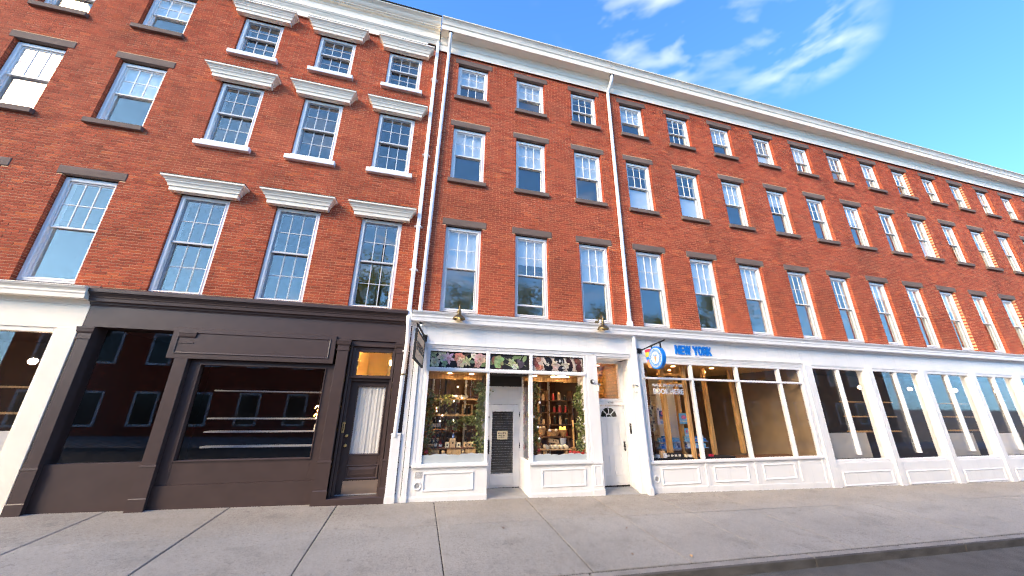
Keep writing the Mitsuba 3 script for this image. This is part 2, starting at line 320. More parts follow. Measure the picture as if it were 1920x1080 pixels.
W2 = [(.377, 1.378), (2.351, 3.345), (4.342, 5.327)]
W3 = [(6.276, 7.257), (8.283, 9.272), (10.28, 11.26)]
ROW = [(4.20, 6.675), (8.10, 10.081), (11.12, 12.634)]
def lintel_window(b, x0, x1, row, lower_grid=0, up=True, low=False, raised=0.0, blind_to=None, near=True):
    z0, z1 = ROW[row]
    if row: z0 += .0
    base = (4.235, 8.165, 11.235)[row]
    w = add(b+'__window', cat(frame(x0+.004, x1-.004, base, z1-.02, .088, .088, .07, .09, .10, .30, .006), ring(x0+.07, x1-.07, base+.05, z1-.09, [(0, .10), (.006, .088), (.02, .092), (.028, .10)], False)), 'sash_white')
    a, e = x0+.092, x1-.092; s0, s1 = base+.07, z1-.115
    mid = (5.475, 9.13, 11.90)[row]
    t = .004 if near else 0
    sash(w, a, e, mid-.03, s1, .125, .032, 2, 3, 'sash_white', 'sash_white', 'window_glass', t)
    if raised: add(w+'__storm_pane', rect(a, e, s0, s0+raised, .215, .004), 'window_glass')
    sash(w, a, e, s0+raised, mid+.012, .172, .036, 1, lower_grid or 1, 'sash_white' if not raised else 'sash_white', 'sash_white', 'window_glass', t, rail=.045)
    add(w+'__liner', cat(box(e-.03, e-.002, .128, .172, s0, mid-.04)), 'sash_grey')
    if up: add(w+'__blind', rect(a, e, blind_to or mid-.02, s1, .235), 'blind_fabric')
    if low: add(w+'__blind', rect(a, e, s0, mid-.06, .245), 'blind_fabric')
    add(b+'__lintel', cbox(x0-.105, x1+.115, -.012, .10, z1+.004, z1+.20, .008), 'brownstone')
    if row: add(b+'__sill', cbox(x0-.07, x1+.05, -.085, .12, base-.135, base-.004, .008), 'brownstone')
def holes_for(ws):
    H = []
    for x0, x1 in ws:
        for r, (z0, z1) in enumerate(ROW):
            base = (4.15, 8.165, 11.235)[r]
            H += [(x0, x1, base, z1), (x0-.105, x1+.115, z1+.004, z1+.20)]
            if r: H.append((x0-.07, x1+.05, base-.135, base+.001))
    return H
GUT = [(-.04, 12.93), (-.06, 12.93), (-.062, 13.18), (-.085, 13.20), (-.09, 13.225), (-.105, 13.29), (-.14, 13.345), (-.165, 13.37), (-.17, 13.40), (-.44, 13.40), (-.445, 13.40), (-.445, 13.585), (-.46, 13.60), (-.475, 13.605),
       (-.485, 13.65), (-.51, 13.71), (-.55, 13.755), (-.585, 13.77), (-.59, 13.80), (-.04, 13.80)]
def upper(b, x0, x1, ws, spec, near=300, gut=None):
    brick_wall(b, x0, x1, 4.15, 12.98, holes_for(ws), near)
    for i, (a, e) in enumerate(ws):
        for r in range(3): lintel_window(b, a, e, r, **spec.get((r, i), {}), near=near > 0)
    add(b+'__cornice', prof_x(GUT, x0+.004, x1-.004), 'cream_paint')
    add(b+'__sill_band', cbox(x0+.05, x1-.002, -.055, .10, 4.03, 4.19, .008), 'brownstone')
    add(b+'__roof', cat(box(x0, x1, 0, 9, 13.3, 13.45), box(x0, x1, 9, 9.3, -1.5, 13.6)), 'roofing')
    for z0, z1 in ((4.1, 7.6), (7.65, 10.9), (10.95, 13.25)): add(b+'__room', shell(x0+.02, x1-.02, .345, 5, z0, z1), 'room_paint')
lightlow = dict(up=False, low=True)
upper(B2, XB, XC, W2, {(0, 1): dict(blind_to=5.81, raised=.27), (2, 0): dict(lower_grid=3), (2, 2): dict(lower_grid=3, up=False), (1, 0): {}, (1, 2): {}})
upper(B3, XC, XD, W3, {(1, 0): lightlow, (1, 1): lightlow, (2, 1): dict(lower_grid=3, up=False, low=False), (0, 1): {}, (2, 0): {}})
W4 = [(12.4+2.02*i, 13.38+2.02*i) for i in range(17)]
upper(B4, XD, 47.5, W4, {(r, i): dict(up=(i*3+r*5) % 7 not in (0, 3), low=(i*5+r*2) % 9 == 4, blind_to=ROW[r][1]-(.35, .6, .85, 1.0, 1.3, .5, .9)[(i*4+r*3) % 7]*(1 if r == 0 else .62), lower_grid=3 if r == 2 and i % 2 else 0) for r in range(3) for i in range(17)}, 0)
W0 = [(-7.9-2.02*i, -6.9-2.02*i) for i in range(5)]
upper(B0, -17, XA, W0, {(r, i): dict(up=(i+r) % 3 != 0) for r in range(3) for i in range(5)}, 0)

# ---- B1: white cased windows with hoods
WB = [(-5.70, -4.70), (-3.735, -2.735), (-1.77, -.766)]
ROWB = [(4.17, 6.55), (8.12, 10.005), (11.14, 12.43)]
H1 = []
for x0, x1 in WB:
    for r, (z0, z1) in enumerate(ROWB): H1 += [(x0, x1, z0, z1), (x0-.03, x1+.03, z1-.001, z1+.1)]
brick_wall(B1, XA, XB, 4.15, 12.95, H1)
for x0, x1 in WB:
    for r, (z0, z1) in enumerate(ROWB):
        w = add(B1+'__window', cat(frame(x0+.004, x1-.004, z0, z1, .088, .088, .035, .085, .05, .28, .006), ring(x0+.074, x1-.074, z0+.025, z1-.07, [(0, .05), (.006, .038), (.016, .042), (.024, .05)], False)), 'sash_white')
        a, e, s0, s1 = x0+.092, x1-.092, z0+.037, z1-.088; mid = (5.385, 9.06, 11.80)[r]
        sash(w, a, e, mid-.022, s1, .085, .030, 2, 3, 'sash_grey', 'muntin_grey', 'window_glass', .004)
        sash(w, a, e, s0, mid+.02, .132, .038, 2, 3, 'sash_grey', 'muntin_grey', 'window_glass', .004, rail=.055)
        add(w+'__meeting_rail', cbox(a, e, .07, .10, mid-.028, mid+.016, .004), 'muntin_grey')
        hz = z1
        prof = [(.10, hz), (.135, hz), (.137, hz+.098), (.162, hz+.10), (.165, hz+.13), (.178, hz+.165), (.204, hz+.19), (.206, hz+.222), (.222, hz+.225), (.236, hz+.25), (.262, hz+.27), (.282, hz+.274), (.284, hz+.312)]
        add(B1+'__window_hood', crown(x0-.045, x1+.045, prof), 'cream_paint')
        add(B1+'__hood_flashing', crown(x0-.045, x1+.045, [(.287, hz+.3125), (.287, hz+.326), (.05, hz+.35)]), 'roofing')
        if r: add(B1+'__sill', cbox(x0-.09, x1+.10, -.11, .12, z0-.215, z0-.078, .01), 'sash_white'); 
        if r: add(B1+'__subsill', cbox(x0+.002, x1-.002, -.03, .12, z0-.077, z0+.0, .006), 'sash_white')
add(B1+'__cornice', prof_x([(-.03, 13.13), (-.066, 13.13), (-.072, 13.15), (-.10, 13.19), (-.105, 13.21), (-.135, 13.235), (-.14, 13.262), (-.155, 13.265), (-.155, 13.30), (-.08, 13.315), (-.08, 13.60), (-.105, 13.61), (-.12, 13.65), (-.16, 13.668),
    (-.20, 13.67), (-.205, 13.70), (-.245, 13.705), (-.25, 13.735), (-.275, 13.745), (-.31, 13.78), (-.335, 13.83), (-.40, 13.875), (-.43, 13.885), (-.435, 13.915), (-.03, 13.915)], XA+.003, XB-.03), 'cream_paint', 20)
add(B1+'__architrave', cat(prof_x([(-.025, 12.925), (-.06, 12.925), (-.06, 13.127), (-.025, 13.127)], XA+.003, -.66)), 'cream_paint')
add(B1+'__roof_edge', cbox(XA, XB-.02, -.46, .3, 13.918, 13.965, .008), 'roofing')
add(B1+'__roof', cat(box(XA, XB, 0.3, 9, 13.3, 13.9), box(XA, XB, 9, 9.3, -1.5, 13.6), box(XA, XB, -.01, .3, 12.96, 13.9)), 'roofing')
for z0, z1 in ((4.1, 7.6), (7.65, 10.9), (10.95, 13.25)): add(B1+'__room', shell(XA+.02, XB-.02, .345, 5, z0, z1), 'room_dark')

# ------------------------------------------------------------------ white shopfront of number 100
P = 'white_paint'
def panel(x0, x1, z0, z1, y, d=.018, w=.05, rev=False):
    """a moulded panel: raised bead then a sunk field"""
    return ring(x0, x1, z0, z1, [(0, y+.002), (.0, y-d), (.010, y-d-.006), (.022, y-d), (w*.6, y-.002), (w*.75, y-.004), (w, y-.001)], True)
def cornice_shop(b, x0, x1, m=P):
    add(b+'__shop_cornice', prof_x([(-.05, 3.77), (-.112, 3.77), (-.118, 3.795), (-.135, 3.812), (-.16, 3.845), (-.165, 3.862), (-.30, 3.866), (-.302, 3.95), (-.312, 3.958), (-.318, 3.975), (-.312, 4.0), (-.325, 4.03), (-.355, 4.06), (-.362, 4.082), (-.372, 4.086), (-.372, 4.10), (-.05, 4.115)], x0, x1), m, 20)
cornice_shop(B2, -.262, 5.806)
add(B2+'__shop_frieze', cat(box(-.235, 5.795, -.098, .3, 3.36, 3.775)), P)
add(B2+'__frieze_stile', cat(cbox(-.03, .10, -.106, -.099, 3.372, 3.77, .003), cbox(5.55, 5.66, -.106, -.099, 3.372, 3.77, .003)), P)
add(B2+'__shop_architrave', prof_x([(-.05, 3.262), (-.128, 3.262), (-.13, 3.295), (-.138, 3.30), (-.14, 3.33), (-.155, 3.336), (-.165, 3.352), (-.16, 3.366), (-.05, 3.37)], .0, 5.60), P, 20)
for a, e, y in ((-.226, -.128, -.118), (-.114, -.004, -.142)):
    pl = add(B2+'__corner_strip', cbox(a, e, y, .1, -.2, 3.77 if y < -.13 else 3.86, .005), P)
    add(pl+'__base_block', cbox(a-.008, e+.008, y-.012, y-.001, -.15, .15, .004), P)
    add(pl+'__collar', crown(a, e, [(.0, 3.26), (.014, 3.27), (.014, 3.30), (.008, 3.305), (.008, 3.345), (.016, 3.355), (.016, 3.372), (0, 3.38)], y), P)
# boards beside and under the windows
add(B2+'__pier', cat(cbox(.002, .172, -.10, .2, .70, 3.262, .004)), P)
for x in (.058, .115): add(B2+'__board', cbox(x-.052, x-.004, -.108, -.101, .73, 3.255, .003), P)
add(B2+'__shop_window_frame', cat(frame(.174, 1.70, .72, 3.262, .074, .0651, 0, .07, -.115, .0, .005), frame(2.715, 4.296, .72, 3.262, .086, .086, 0, .07, -.115, .0, .005), cbox(1.7005, 2.7145, -.115, 0, 3.19, 3.262, .004)), P)
add(B2+'__transom_bar', prof_x([(-.02, 2.725), (-.138, 2.725), (-.145, 2.735), (-.145, 2.775), (-.135, 2.79), (-.132, 2.815), (-.02, 2.82)], .225, 4.252), P)
add(B2+'__transom_mullion', cat(cbox(1.594, 1.676, -.118, 0, 2.80, 3.20, .006), cbox(2.7155, 2.804, -.118, 0, 2.80, 3.20, .006)), P)
add(B2+'__shop_sill', cat(cbox(.045, 1.712, -.165, .02, .672, .742, .012)), P); add(B2+'__shop_sill', cat(cbox(2.69, 4.31, -.165, .02, .652, .722, .012)), P)
add(B2+'__shop_sill', cbox(2.700, 2.775, -.14, .7, .655, .72, .008), P)
for x0, x1, z1 in ((.001, 1.706, .672), (2.717, 4.30, .652)):
    bk = add(B2+'__bulkhead', box(x0, x1, -.10, .0, -.25, z1), P)
    add(bk+'__skirting', cbox(x0-.004, x1+.004, -.122, -.101, -.22, .115-.0179*x0, .006), P)
    if x0 < 1: add(bk+'__panel', panel(.306, 1.396, .212, .568, -.10), P)
    else: add(bk+'__panel', panel(3.008, 4.125, .18, .552, -.10), P)
add(B2+'__return_wall', box(2.718, 2.77, 0.0005, .7, -.2, .66), P); add(B2+'__return_wall', box(1.655, 1.705, .0005, .7, -.2, .66), P)
add(B2+'__return_skirting', cat(cbox(2.703, 2.7175, -.1, .7, -.2, .10, .004)), P)
add(B2+'__return_frame', cat(cbox(2.745, 2.785, .655, .7, .72, 2.70, .004)), P)
add(B2+'__corner_mullion', cat(cbox(2.722, 2.748, -.108, -.08, .724, 2.724, .004)), 'black_metal'); add(B2+'__corner_mullion', cat(cbox(1.637, 1.662, -.108, -.08, .744, 2.724, .004)), 'black_metal')
def pane(b, verts, name='shop_pane', m='shop_glass'):
    return add(b+'__'+name, (np.array(verts, float), np.array([[0, 1, 2], [0, 2, 3]])), m)
def pane_y(b, x0, x1, z0, z1, y): return pane(b, [[x0, y, z0], [x1, y, z0], [x1, y, z1], [x0, y, z1]])
pane_y(B2, .247, 1.64, .735, 2.73, -.085); pane_y(B2, 2.745, 4.212, .715, 2.73, -.085)
pane(B2, [[2.737, -.08, .715], [2.768, .68, .715], [2.768, .68, 2.71], [2.737, -.08, 2.71]]); pane(B2, [[1.655, -.08, .735], [1.68, .68, .735], [1.68, .68, 2.71], [1.655, -.08, 2.71]])
ps = add(B2+'__pilaster', cbox(4.302, 4.60, -.125, .5, -.25, 3.262, .006), P)
add(ps+'__panel', panel(4.35, 4.555, .16, .60, -.125, .008, .03), P); add(ps+'__plinth', cbox(4.294, 4.608, -.140, -.126, -.25, .09, .006), P)
add(ps+'__rail', cbox(4.30, 4.602, -.150, -.126, .64, .70, .008), P)
# recessed shop door
D = 'white_paint'
add(B2+'__recess_ceiling', cat(box(1.70, 2.72, -.02, .7, 2.70, 2.722), box(1.66, 2.80, .70, .73, 2.452, 2.70)), 'dark_paint')
add(B2+'__threshold', gshear(cbox(1.705, 2.72, -.10, .78, -.2, .004, .006)), 'grey_stone')
df = add(B2+'__door_frame', cat(cbox(1.68, 1.80, .69, .82, -.05, 2.45, .004), cbox(2.695, 2.80, .69, .82, -.05, 2.45, .004), cbox(1.80, 2.695, .692, .82, 2.0, 2.45, .004)), P)
add(df+'__panel', panel(1.85, 2.665, 2.11, 2.36, .692, .012, .04), P)
dr1 = add(B2+'__door', cat(frame(1.805, 2.69, .055, 1.992, .148, .155, .30, .165, .705, .75, .006), ring(1.945, 2.542, .345, 1.835, [(0, .706), (.004, .697), (.014, .699), (.02, .72)], False)), P)
add(dr1+'__pane', rect(1.95, 2.537, .35, 1.83, .728), 'shop_glass'); add(dr1+'__panel', panel(1.93, 2.54, .11, .315, .705, .008, .03), P)
z = .375
while z < 1.80:
    add(dr1+'__blind_slat', cbox(1.957, 2.53, .762, .768, z+.007, z+.058, .001), 'dark_paint'); add(dr1+'__slat_edge', cbox(1.957, 2.53, .757, .7615, z, z+.005, .001), 'sash_grey'); z += .06
add(dr1+'__handle_plate', cbox(1.834, 1.905, .690, .704, .81, 1.135, .006), 'black_metal'); add(dr1+'__handle', tube([(1.87, .70, 1.05), (1.87, .655, 1.05), (1.87, .65, .96), (1.87, .655, .88), (1.87, .70, .88)], .010), 'black_metal', 40)
add(dr1+'__lock', lathe([(.024, 0), (.024, .016), (.016, .02)], (1.868, .705, 1.68), 16, 'y'), 'black_metal'); add(dr1+'__lock', lathe([(.016, 0), (.016, .012)], (1.848, .705, .42), 12, 'y'), 'black_metal')
for z in (1.68, .94): add(dr1+'__hinge', cbox(2.682, 2.70, .680, .70, z, z+.13, .003), 'black_metal')
add(dr1+'__sweep', box(1.81, 2.685, .71, .75, .02, .053), 'dark_paint')
# street door 100
add(B2+'__entry_soffit', box(4.60, 5.60, -.10, .52, 3.22, 3.262), P)
add(B2+'__entry_side', (np.array([[5.60, -.10, -.3], [5.735, .52, -.3], [5.735, .52, 3.22], [5.60, -.10, 3.22]]), np.array([[0, 1, 2, 3]])), P)
add(B2+'__entry_pier', cat(box(5.602, 5.80, -.10, -.0, -.3, 3.36), cbox(5.605, 5.66, -.108, -.101, -.25, 3.2, .003)), P)
add(B2+'__entry_step', gshear(cbox(4.60, 5.74, -.10, .9, -.25, .006, .006)), 'grey_stone')
ef = add(B2+'__entry_frame', cat(cbox(4.80, 4.922, .50, .64, -.1, 3.22, .005), cbox(5.69, 5.78, .50, .64, -.1, 3.22, .005), cbox(4.922, 5.69, .505, .64, 2.105, 2.18, .005), cbox(4.922, 5.69, .505, .64, 3.155, 3.22, .005), cbox(5.622, 5.69, .51, .64, 2.18, 3.155, .004),
    prof_x([(.49, 2.002), (.47, 2.01), (.468, 2.03), (.485, 2.04), (.49, 2.10), (.64, 2.104), (.64, 2.0)], 4.9, 5.735)), P)
pane_y(B2, 4.92, 5.625, 2.178, 3.157, .56)
tag(add(B2+'__house_number', text('100', .05, (5.205, .489, 2.045), .15, .004), 'ink'), label='small dark number 100 over the white street door')
d2 = add(B2+'__street_door', cat(cbox(4.926, 5.683, .522, .565, .02, 1.995, .004)), P); tag(d2, label='white panelled street door with a half round fan window')
pc = [(4.957, 5.158), (5.285, 5.508)]
for a, e in pc:
    for z0, z1 in ((.25, .765), (.965, 1.568)): add(d2+'__panel', panel(a, e, z0, z1, .522, .006, .035), P)
fan = Point(5.205, 1.70).buffer(.245, 32).intersection(Polygon([(4.5, 1.70), (6, 1.70), (6, 3), (4.5, 3)]))
def poly_y(g, y0, y1):
    out = []
    for q in getattr(g, 'geoms', [g]):
        v, f = tm(trimesh.creation.extrude_polygon(q, y1-y0, engine='earcut')); out.append((np.stack([v[:, 0], y1-v[:, 2], v[:, 1]], 1), f))
    return cat(*out)
add(d2+'__fan_pane', poly_y(fan, .519, .5205), 'wine_glass')
arc = fan.buffer(.018).difference(fan.buffer(-.002)); hub = Point(5.205, 1.70).buffer(.085, 20).intersection(fan); bars = hub.difference(Point(5.205, 1.70).buffer(.062, 20))
for deg in (45, 90, 135):
    c, s = math.cos(math.radians(deg)), math.sin(math.radians(deg))
    q = Polygon([(5.205+c*r_-s*w_, 1.70+s*r_+c*w_) for r_, w_ in ((.07, -.012), (.245, -.012), (.245, .012), (.07, .012))]); bars = bars.union(q)
add(d2+'__fan_bars', poly_y(arc.union(bars), .511, .5185), P)
add(d2+'__handle', cat(cbox(5.60, 5.645, .500, .521, .84, 1.075, .008), tube([(5.622, .50, .965), (5.622, .465, .965), (5.56, .455, .965)], .011)), 'black_metal', 40)
add(d2+'__sweep', box(4.93, 5.68, .52, .56, -.01, .019), 'dark_paint')

# printed flower panels above the windows (flat print, laid on in thin sheets)
def prints(key, x0, x1, z0, z1, y, shapes, bg, asp):
    V, F, C, k = [], [], [], 0
    W_, H_ = x1-x0, z1-z0
    clip = Polygon([(0, 0), (asp, 0), (asp, 1), (0, 1)])
    items = [(clip, bg)]+shapes
    for i, (g, col) in enumerate(items):
        g = g.intersection(clip)
        for q in getattr(g, 'geoms', [g]):
            if q.is_empty or q.geom_type != 'Polygon' or q.area < 1e-5: continue
            v, f = trimesh.creation.triangulate_polygon(q, engine='earcut')
            v = np.asarray(v); n = len(v)
            V.append(np.stack([x0+v[:, 0]/asp*W_, np.full(n, y-i*.00025), z0+v[:, 1]*H_], 1)); F.append(np.asarray(f)+k); k += n
            sh = 1+.22*np.sin(v[:, :1]*9+v[:, 1:]*7+i)
            col = np.array(col); col = (col*.72+col.mean()*.28)*.88; C.append(np.clip(col[None]*sh, 0, 1))
    add(key, (np.vstack(V), np.vstack(F)), 'vertex_print', color=np.vstack(C))
def ell(x, y, rx, ry, a=0):
    c, s = math.cos(math.radians(a)), math.sin(math.radians(a)); t = np.linspace(0, 2*math.pi, 14)[:-1]
    return Polygon([(x+rx*math.cos(k)*c-ry*math.sin(k)*s, y+rx*math.cos(k)*s+ry*math.sin(k)*c) for k in t])
def petal(x, y, L, w, a):
    c, s = math.cos(math.radians(a)), math.sin(math.radians(a))
    return Polygon([(x+u*L*c-v*w*s, y+u*L*s+v*w*c) for u, v in ((0, 0), (.25, .75), (.55, 1), (.85, .6), (1, 0), (.85, -.6), (.55, -1), (.25, -.75))])
def flower(x, y, r, n, col, a0=0, w=.3, mid=None, cr=.16):
    out = [(petal(x, y, r*R.uniform(.85, 1.12), r*w, a0+360*i/n+R.uniform(-9, 9)), [c*R.uniform(.75, 1.15) for c in col]) for i in range(n)]
    out += [(petal(x, y, r*.6, r*w*.35, a0+360*i/n), [c*.7 for c in col]) for i in range(n)]
    if mid: out.append((ell(x, y, r*cr, r*cr*.9), mid))
    return out
GR, LG, CR, PK, CO, PE = (.20, .30, .09), (.48, .52, .20), (.76, .70, .40), (.58, .36, .52), (.75, .26, .14), (.80, .55, .36)
R.seed(5)
f1 = []
for k in range(16): f1.append((petal(R.uniform(0, 3.85), R.uniform(0, 1), R.uniform(.3, .6), R.uniform(.06, .13), R.uniform(0, 360)), [c*R.uniform(.25, .8) for c in GR]))
f1 += flower(.12, .85, .4, 5, LG, 20)+[(ell(.22, .55, .13, .12), (.14, .015, .05))]+flower(.32, .28, .38, 6, CR, 10, .4, (.7, .5, .08))+flower(.85, .72, .46, 6, (.66, .70, .42), 75, .3, (.5, .55, .2))+flower(1.2, .62, .5, 6, PK, 40, .2, (.5, .2, .3))
f1 += flower(.98, .22, .24, 5, (.3, .45, .24), 0, .4)+flower(1.98, .66, .46, 6, CO, 15, .36, (.8, .6, .3))+flower(2.12, .35, .38, 6, PE, 50, .4, (.8, .3, .15))+flower(2.55, .42, .40, 7, (.62, .66, .28), 0, .2, (.7, .6, .2))+flower(2.98, .84, .25, 5, (.8, .76, .55), 0, .4, (.7, .5, .1))
f1 += flower(3.45, .62, .50, 6, (.75, .46, .34), 30, .42, (.5, .15, .1))+flower(3.30, .25, .3, 5, (.74, .38, .28), 0, .4)+[(petal(3.5, .1, .5, .14, 30), GR), (petal(2.65, .42, .45, .13, -5), (.16, .26, .16))]
f2 = [(petal(.05, .2, .7, .17, 60), (.38, .36, .08)), (petal(.35, .9, .55, .2, -95), (.30, .09, .05)), (petal(.5, .35, .5, .22, -60), (.26, .06, .06))]
for k in range(26): f2.append((ell(.62+R.uniform(-.2, .28), .55+R.uniform(-.42, .36), .12, .135, R.uniform(0, 90)), [c*R.uniform(.65, 1.2) for c in (.34, .50, .16)]))
for x, y, L, a in ((1.0, .8, .8, -30), (1.0, .4, .7, -22), (1.8, .3, .9, 55), (2.0, .6, .7, -35)): f2.append((petal(x, y, L, .025, a), (.36, .46, .20)))
f2 += flower(1.5, .5, .3, 5, (.48, .58, .22), 60, .3)+flower(1.75, .15, .28, 6, (.72, .74, .5), 0, .35)+[(petal(1.5, .8, .7, .16, 10), (.2, .3, .1)), (petal(2.0, .05, .7, .2, 60), (.10, .07, .10)), (petal(2.3, .5, .6, .14, 70), (.28, .4, .13)), (petal(1.9, .75, .4, .12, -60), (.14, .1, .15))]
f3 = []
for x, y, rx, ry, c in ((.15, .6, .28, .3, (.20, .05, .03)), (.45, .8, .2, .22, (.5, .2, .12)), (.5, .2, .3, .2, (.55, .17, .06)), (.3, .35, .18, .15, (.3, .04, .03)), (1.1, .62, .36, .36, (.018, .016, .02)), (1.15, .25, .34, .26, (.014, .014, .018)), (2.0, .75, .42, .3, (.015, .015, .02)), (2.15, .2, .3, .2, (.02, .02, .028)), (2.75, .6, .2, .45, (.04, .014, .014)), (2.75, .15, .2, .18, (.016, .014, .016)), (3.35, .75, .32, .22, (.17, .045, .025)), (3.45, .25, .24, .3, (.09, .022, .015))):
    f3.append((ell(x, y, rx, ry, R.uniform(-25, 25)), c))
    for q in range(3): f3.append((ell(x+R.uniform(-rx, rx)*.6, y+R.uniform(-ry, ry)*.6, rx*.35, ry*.3, R.uniform(0, 90)), [min(1, k*R.uniform(1.1, 2.2)) for k in c]))
f3 += flower(1.65, .45, .36, 6, (.72, .55, .40), 0, .3, (.5, .3, .1))+flower(2.45, .45, .38, 5, (.70, .58, .42), 20, .25)+flower(1.1, .45, .16, 5, (.7, .66, .45))+[(petal(2.3, 1, .5, .05, -70), (.75, .66, .5)), (petal(.75, .95, .6, .12, -70), (.66, .52, .40)), (petal(3.05, .9, .8, .07, -85), (.66, .5, .36)), (ell(2.0, .72, .08, .12), (.5, .5, .5)), (ell(2.2, .68, .05, .1), (.4, .4, .42)), (ell(2.2, .22, .06, .04), (.6, .6, .6))]
tp = [(.246, 1.596, f1, (.016, .017, .022), 3.85), (1.674, 2.718, f2, (.030, .028, .032), 2.7), (2.802, 4.212, f3, (.60, .46, .35), 3.75)]
for (a, e, sh, bg, asp), lb in zip(tp, ('flower print panel of white, pink and coral blooms', 'print panel of green grapes and leaves', 'print panel of dark fruit on beige')):
    add(B2+'__transom_panel_frame', frame(a, e, 2.818, 3.19, .012, .012, .012, .012, -.108, -.06, .003), 'dark_paint')
    prints(B2+'__print_panel', a+.01, e-.01, 2.83, 3.18, -.075, sh, bg, asp)
pk = [k for k in scene if k.startswith(B2+'__print_panel')]
for k, lb in zip(pk, ('flower print panel with pink, coral and cream blooms', 'print panel with green grapes and leaves', 'print panel with dark fruit on beige')): labels[k] = {'label': lb}

# shop 100 interior
add(B2+'__shop_room', shell(.05, 4.595, .0, 5.2, -.02, 3.2, 'fbs'), 'room_dark')
add(B2+'__shop_ceiling', cat(box(.05, 1.70, .02, .95, 2.745, 2.77), box(2.74, 4.59, .02, .95, 2.745, 2.77), box(.05, 4.59, .95, 1.0, 2.615, 2.77), box(.05, 4.59, 1.0, 5.2, 3.0, 3.02)), 'pine')
add(B2+'__display_floor', cat(box(.06, 1.655, -.02, .7, .66, .70), box(2.772, 4.30, -.02, .7, .66, .70)), 'walnut')
add(B2+'__shop_back_panel', cat(*[box(.3+.62*i, .86+.62*i, 2.9, 2.95, .2, 2.9) for i in range(7)]), 'walnut')
for x in (.49, 1.48, 2.3, 3.2, 4.2): add(B2+'__shop_post', cbox(x-.03, x+.03, 2.5, 2.56, 0, 3.0, .004), 'muntin_grey')
for x, y in ((.80, .62), (1.36, .62), (4.06, .62), (3.1, .62), (1.0, 2.0), (2.2, 2.2), (3.4, 2.0), (3.9, 3.4), (1.0, 3.4)):
    z = 2.74 if y < .95 else 2.995
    t = thing('downlight', {(.80, .62): 'left glowing downlight over the left display window', (1.36, .62): 'right glowing downlight over the left display window', (4.06, .62): 'right glowing downlight over the basket window', (3.1, .62): 'left glowing downlight over the basket window'}.get((x, y), f'downlight deep in the shop numbered 100, {dict([(1.0, "left"), (2.2, "middle"), (3.4, "right"), (3.9, "rightmost")]).get(x)} one in the {"front" if y < 3 else "back"} row'), 'ceiling light', 'downlights in the shop numbered 100')
    add(t+'__rim', lathe([(.075, z-.006), (.06, z-.010), (.055, z-.002)], (x, y, 0), 18, caps=False), 'plain_white'); add(t+'__bulb', lathe([(.05, z-.008), (.054, z-.004)], (x, y, 0), 18), 'plain_white', emitter=glow((1, .70, .38), 40))
t = thing('strip_light', 'slanting tube light under the ceiling of the basket window', 'strip light')
add(t+'__tube', tube([(3.45, .30, 2.70), (3.80, .12, 2.70)], .014), 'plain_white', emitter=glow((1, .85, .6), 14)); add(t+'__housing', cat(tube([(3.44, .305, 2.722), (3.81, .115, 2.722)], .016)), 'steel')

# ------------------------------------------------------------------ right shopfront (NEW YORK)
cornice_shop(B3, 5.812, 11.86)
add(B3+'__shop_frieze', box(5.802, 11.86, -.098, .3, 3.36, 3.775), P)
add(B3+'__shop_architrave', prof_x([(-.05, 3.215), (-.12, 3.215), (-.122, 3.25), (-.13, 3.255), (-.135, 3.30), (-.15, 3.31), (-.16, 3.34), (-.05, 3.352)], 5.87, 11.86), P, 20)
ps = add(B3+'__pilaster', cat(cbox(5.8005, 5.945, -.104, .3, -.3, 3.36, .005)), P)
add(ps+'__base_block', cbox(5.796, 5.95, -.118, -.105, -.3, .06, .004), P)
add(B3+'__shop_window_frame', cat(cbox(5.947, 6.045, -.115, 0, .66, 3.214, .005), cbox(6.045, 11.8, -.112, 0, 3.135, 3.214, .005), *[cbox(x, x+.066, -.112, .02, .66, 3.134, .006) for x in (7.572, 9.2, 10.8)], cbox(11.7, 11.86, -.115, 0, -.5, 3.214, .005)), P)
add(B3+'__transom_bar', cat(*[cbox(a, e, -.108, 0, 2.70, 2.757, .006) for a, e in ((6.046, 7.571), (7.639, 9.199), (9.267, 10.799), (10.867, 11.7))]), P)
for a, e in ((6.04, 7.58), (7.63, 9.21), (9.26, 10.81), (10.86, 11.71)):
    pane_y(B3, a, e, .65, 2.71, -.07); pane_y(B3, a, e, 2.745, 3.14, -.07)
add(B3+'__shop_sill', cbox(5.945, 11.8, -.155, .02, .588, .655, .010), P)
bk = add(B3+'__bulkhead', box(5.945, 11.8, -.10, 0, -.5, .588), P)
add(bk+'__skirting', gshear(cbox(5.95, 11.8, -.116, -.101, -.2, .135, .005)), P)
for x in (7.588, 9.22, 10.8): add(bk+'__strip', cbox(x, x+.10, -.116, -.101, .03, .586, .005), P)
for a in (6.243, 7.85, 9.5): add(bk+'__panel', panel(a, a+1.128, .105, .485, -.10), P)
add(B3+'__shop_room', shell(5.86, 11.7, .0, 4.2, -.05, 3.25, 'fbs'), 'tan_dark'); add(B3+'__shop_ceiling', box(5.86, 11.7, .0, 4.2, 3.19, 3.22), 'amber_wood')
add(B3+'__display_floor', box(5.98, 11.6, -.03, .85, .56, .60), 'walnut')
add(B3+'__back_wall', cat(box(6.0, 7.35, 1.6, 1.64, .6, 3.2)), 'walnut')
for i, x in enumerate((7.01, 8.10, 9.0, 10.3)):
    y = (.5, 1.25, 1.0, 1.2)[i]
    add(B3+'__post', cat(cbox(x, x+(.11 if i else .13), y, y+.13, .6, 3.19, .006)), 'amber_wood')
add(B3+'__post', cbox(7.50, 7.585, .13, .24, .6, 3.19, .005), 'pine')
for z in (2.9, 2.62): add(B3+'__beam', cbox(7.13, 8.1, .8, .88, z, z+.07, .005), 'amber_wood')
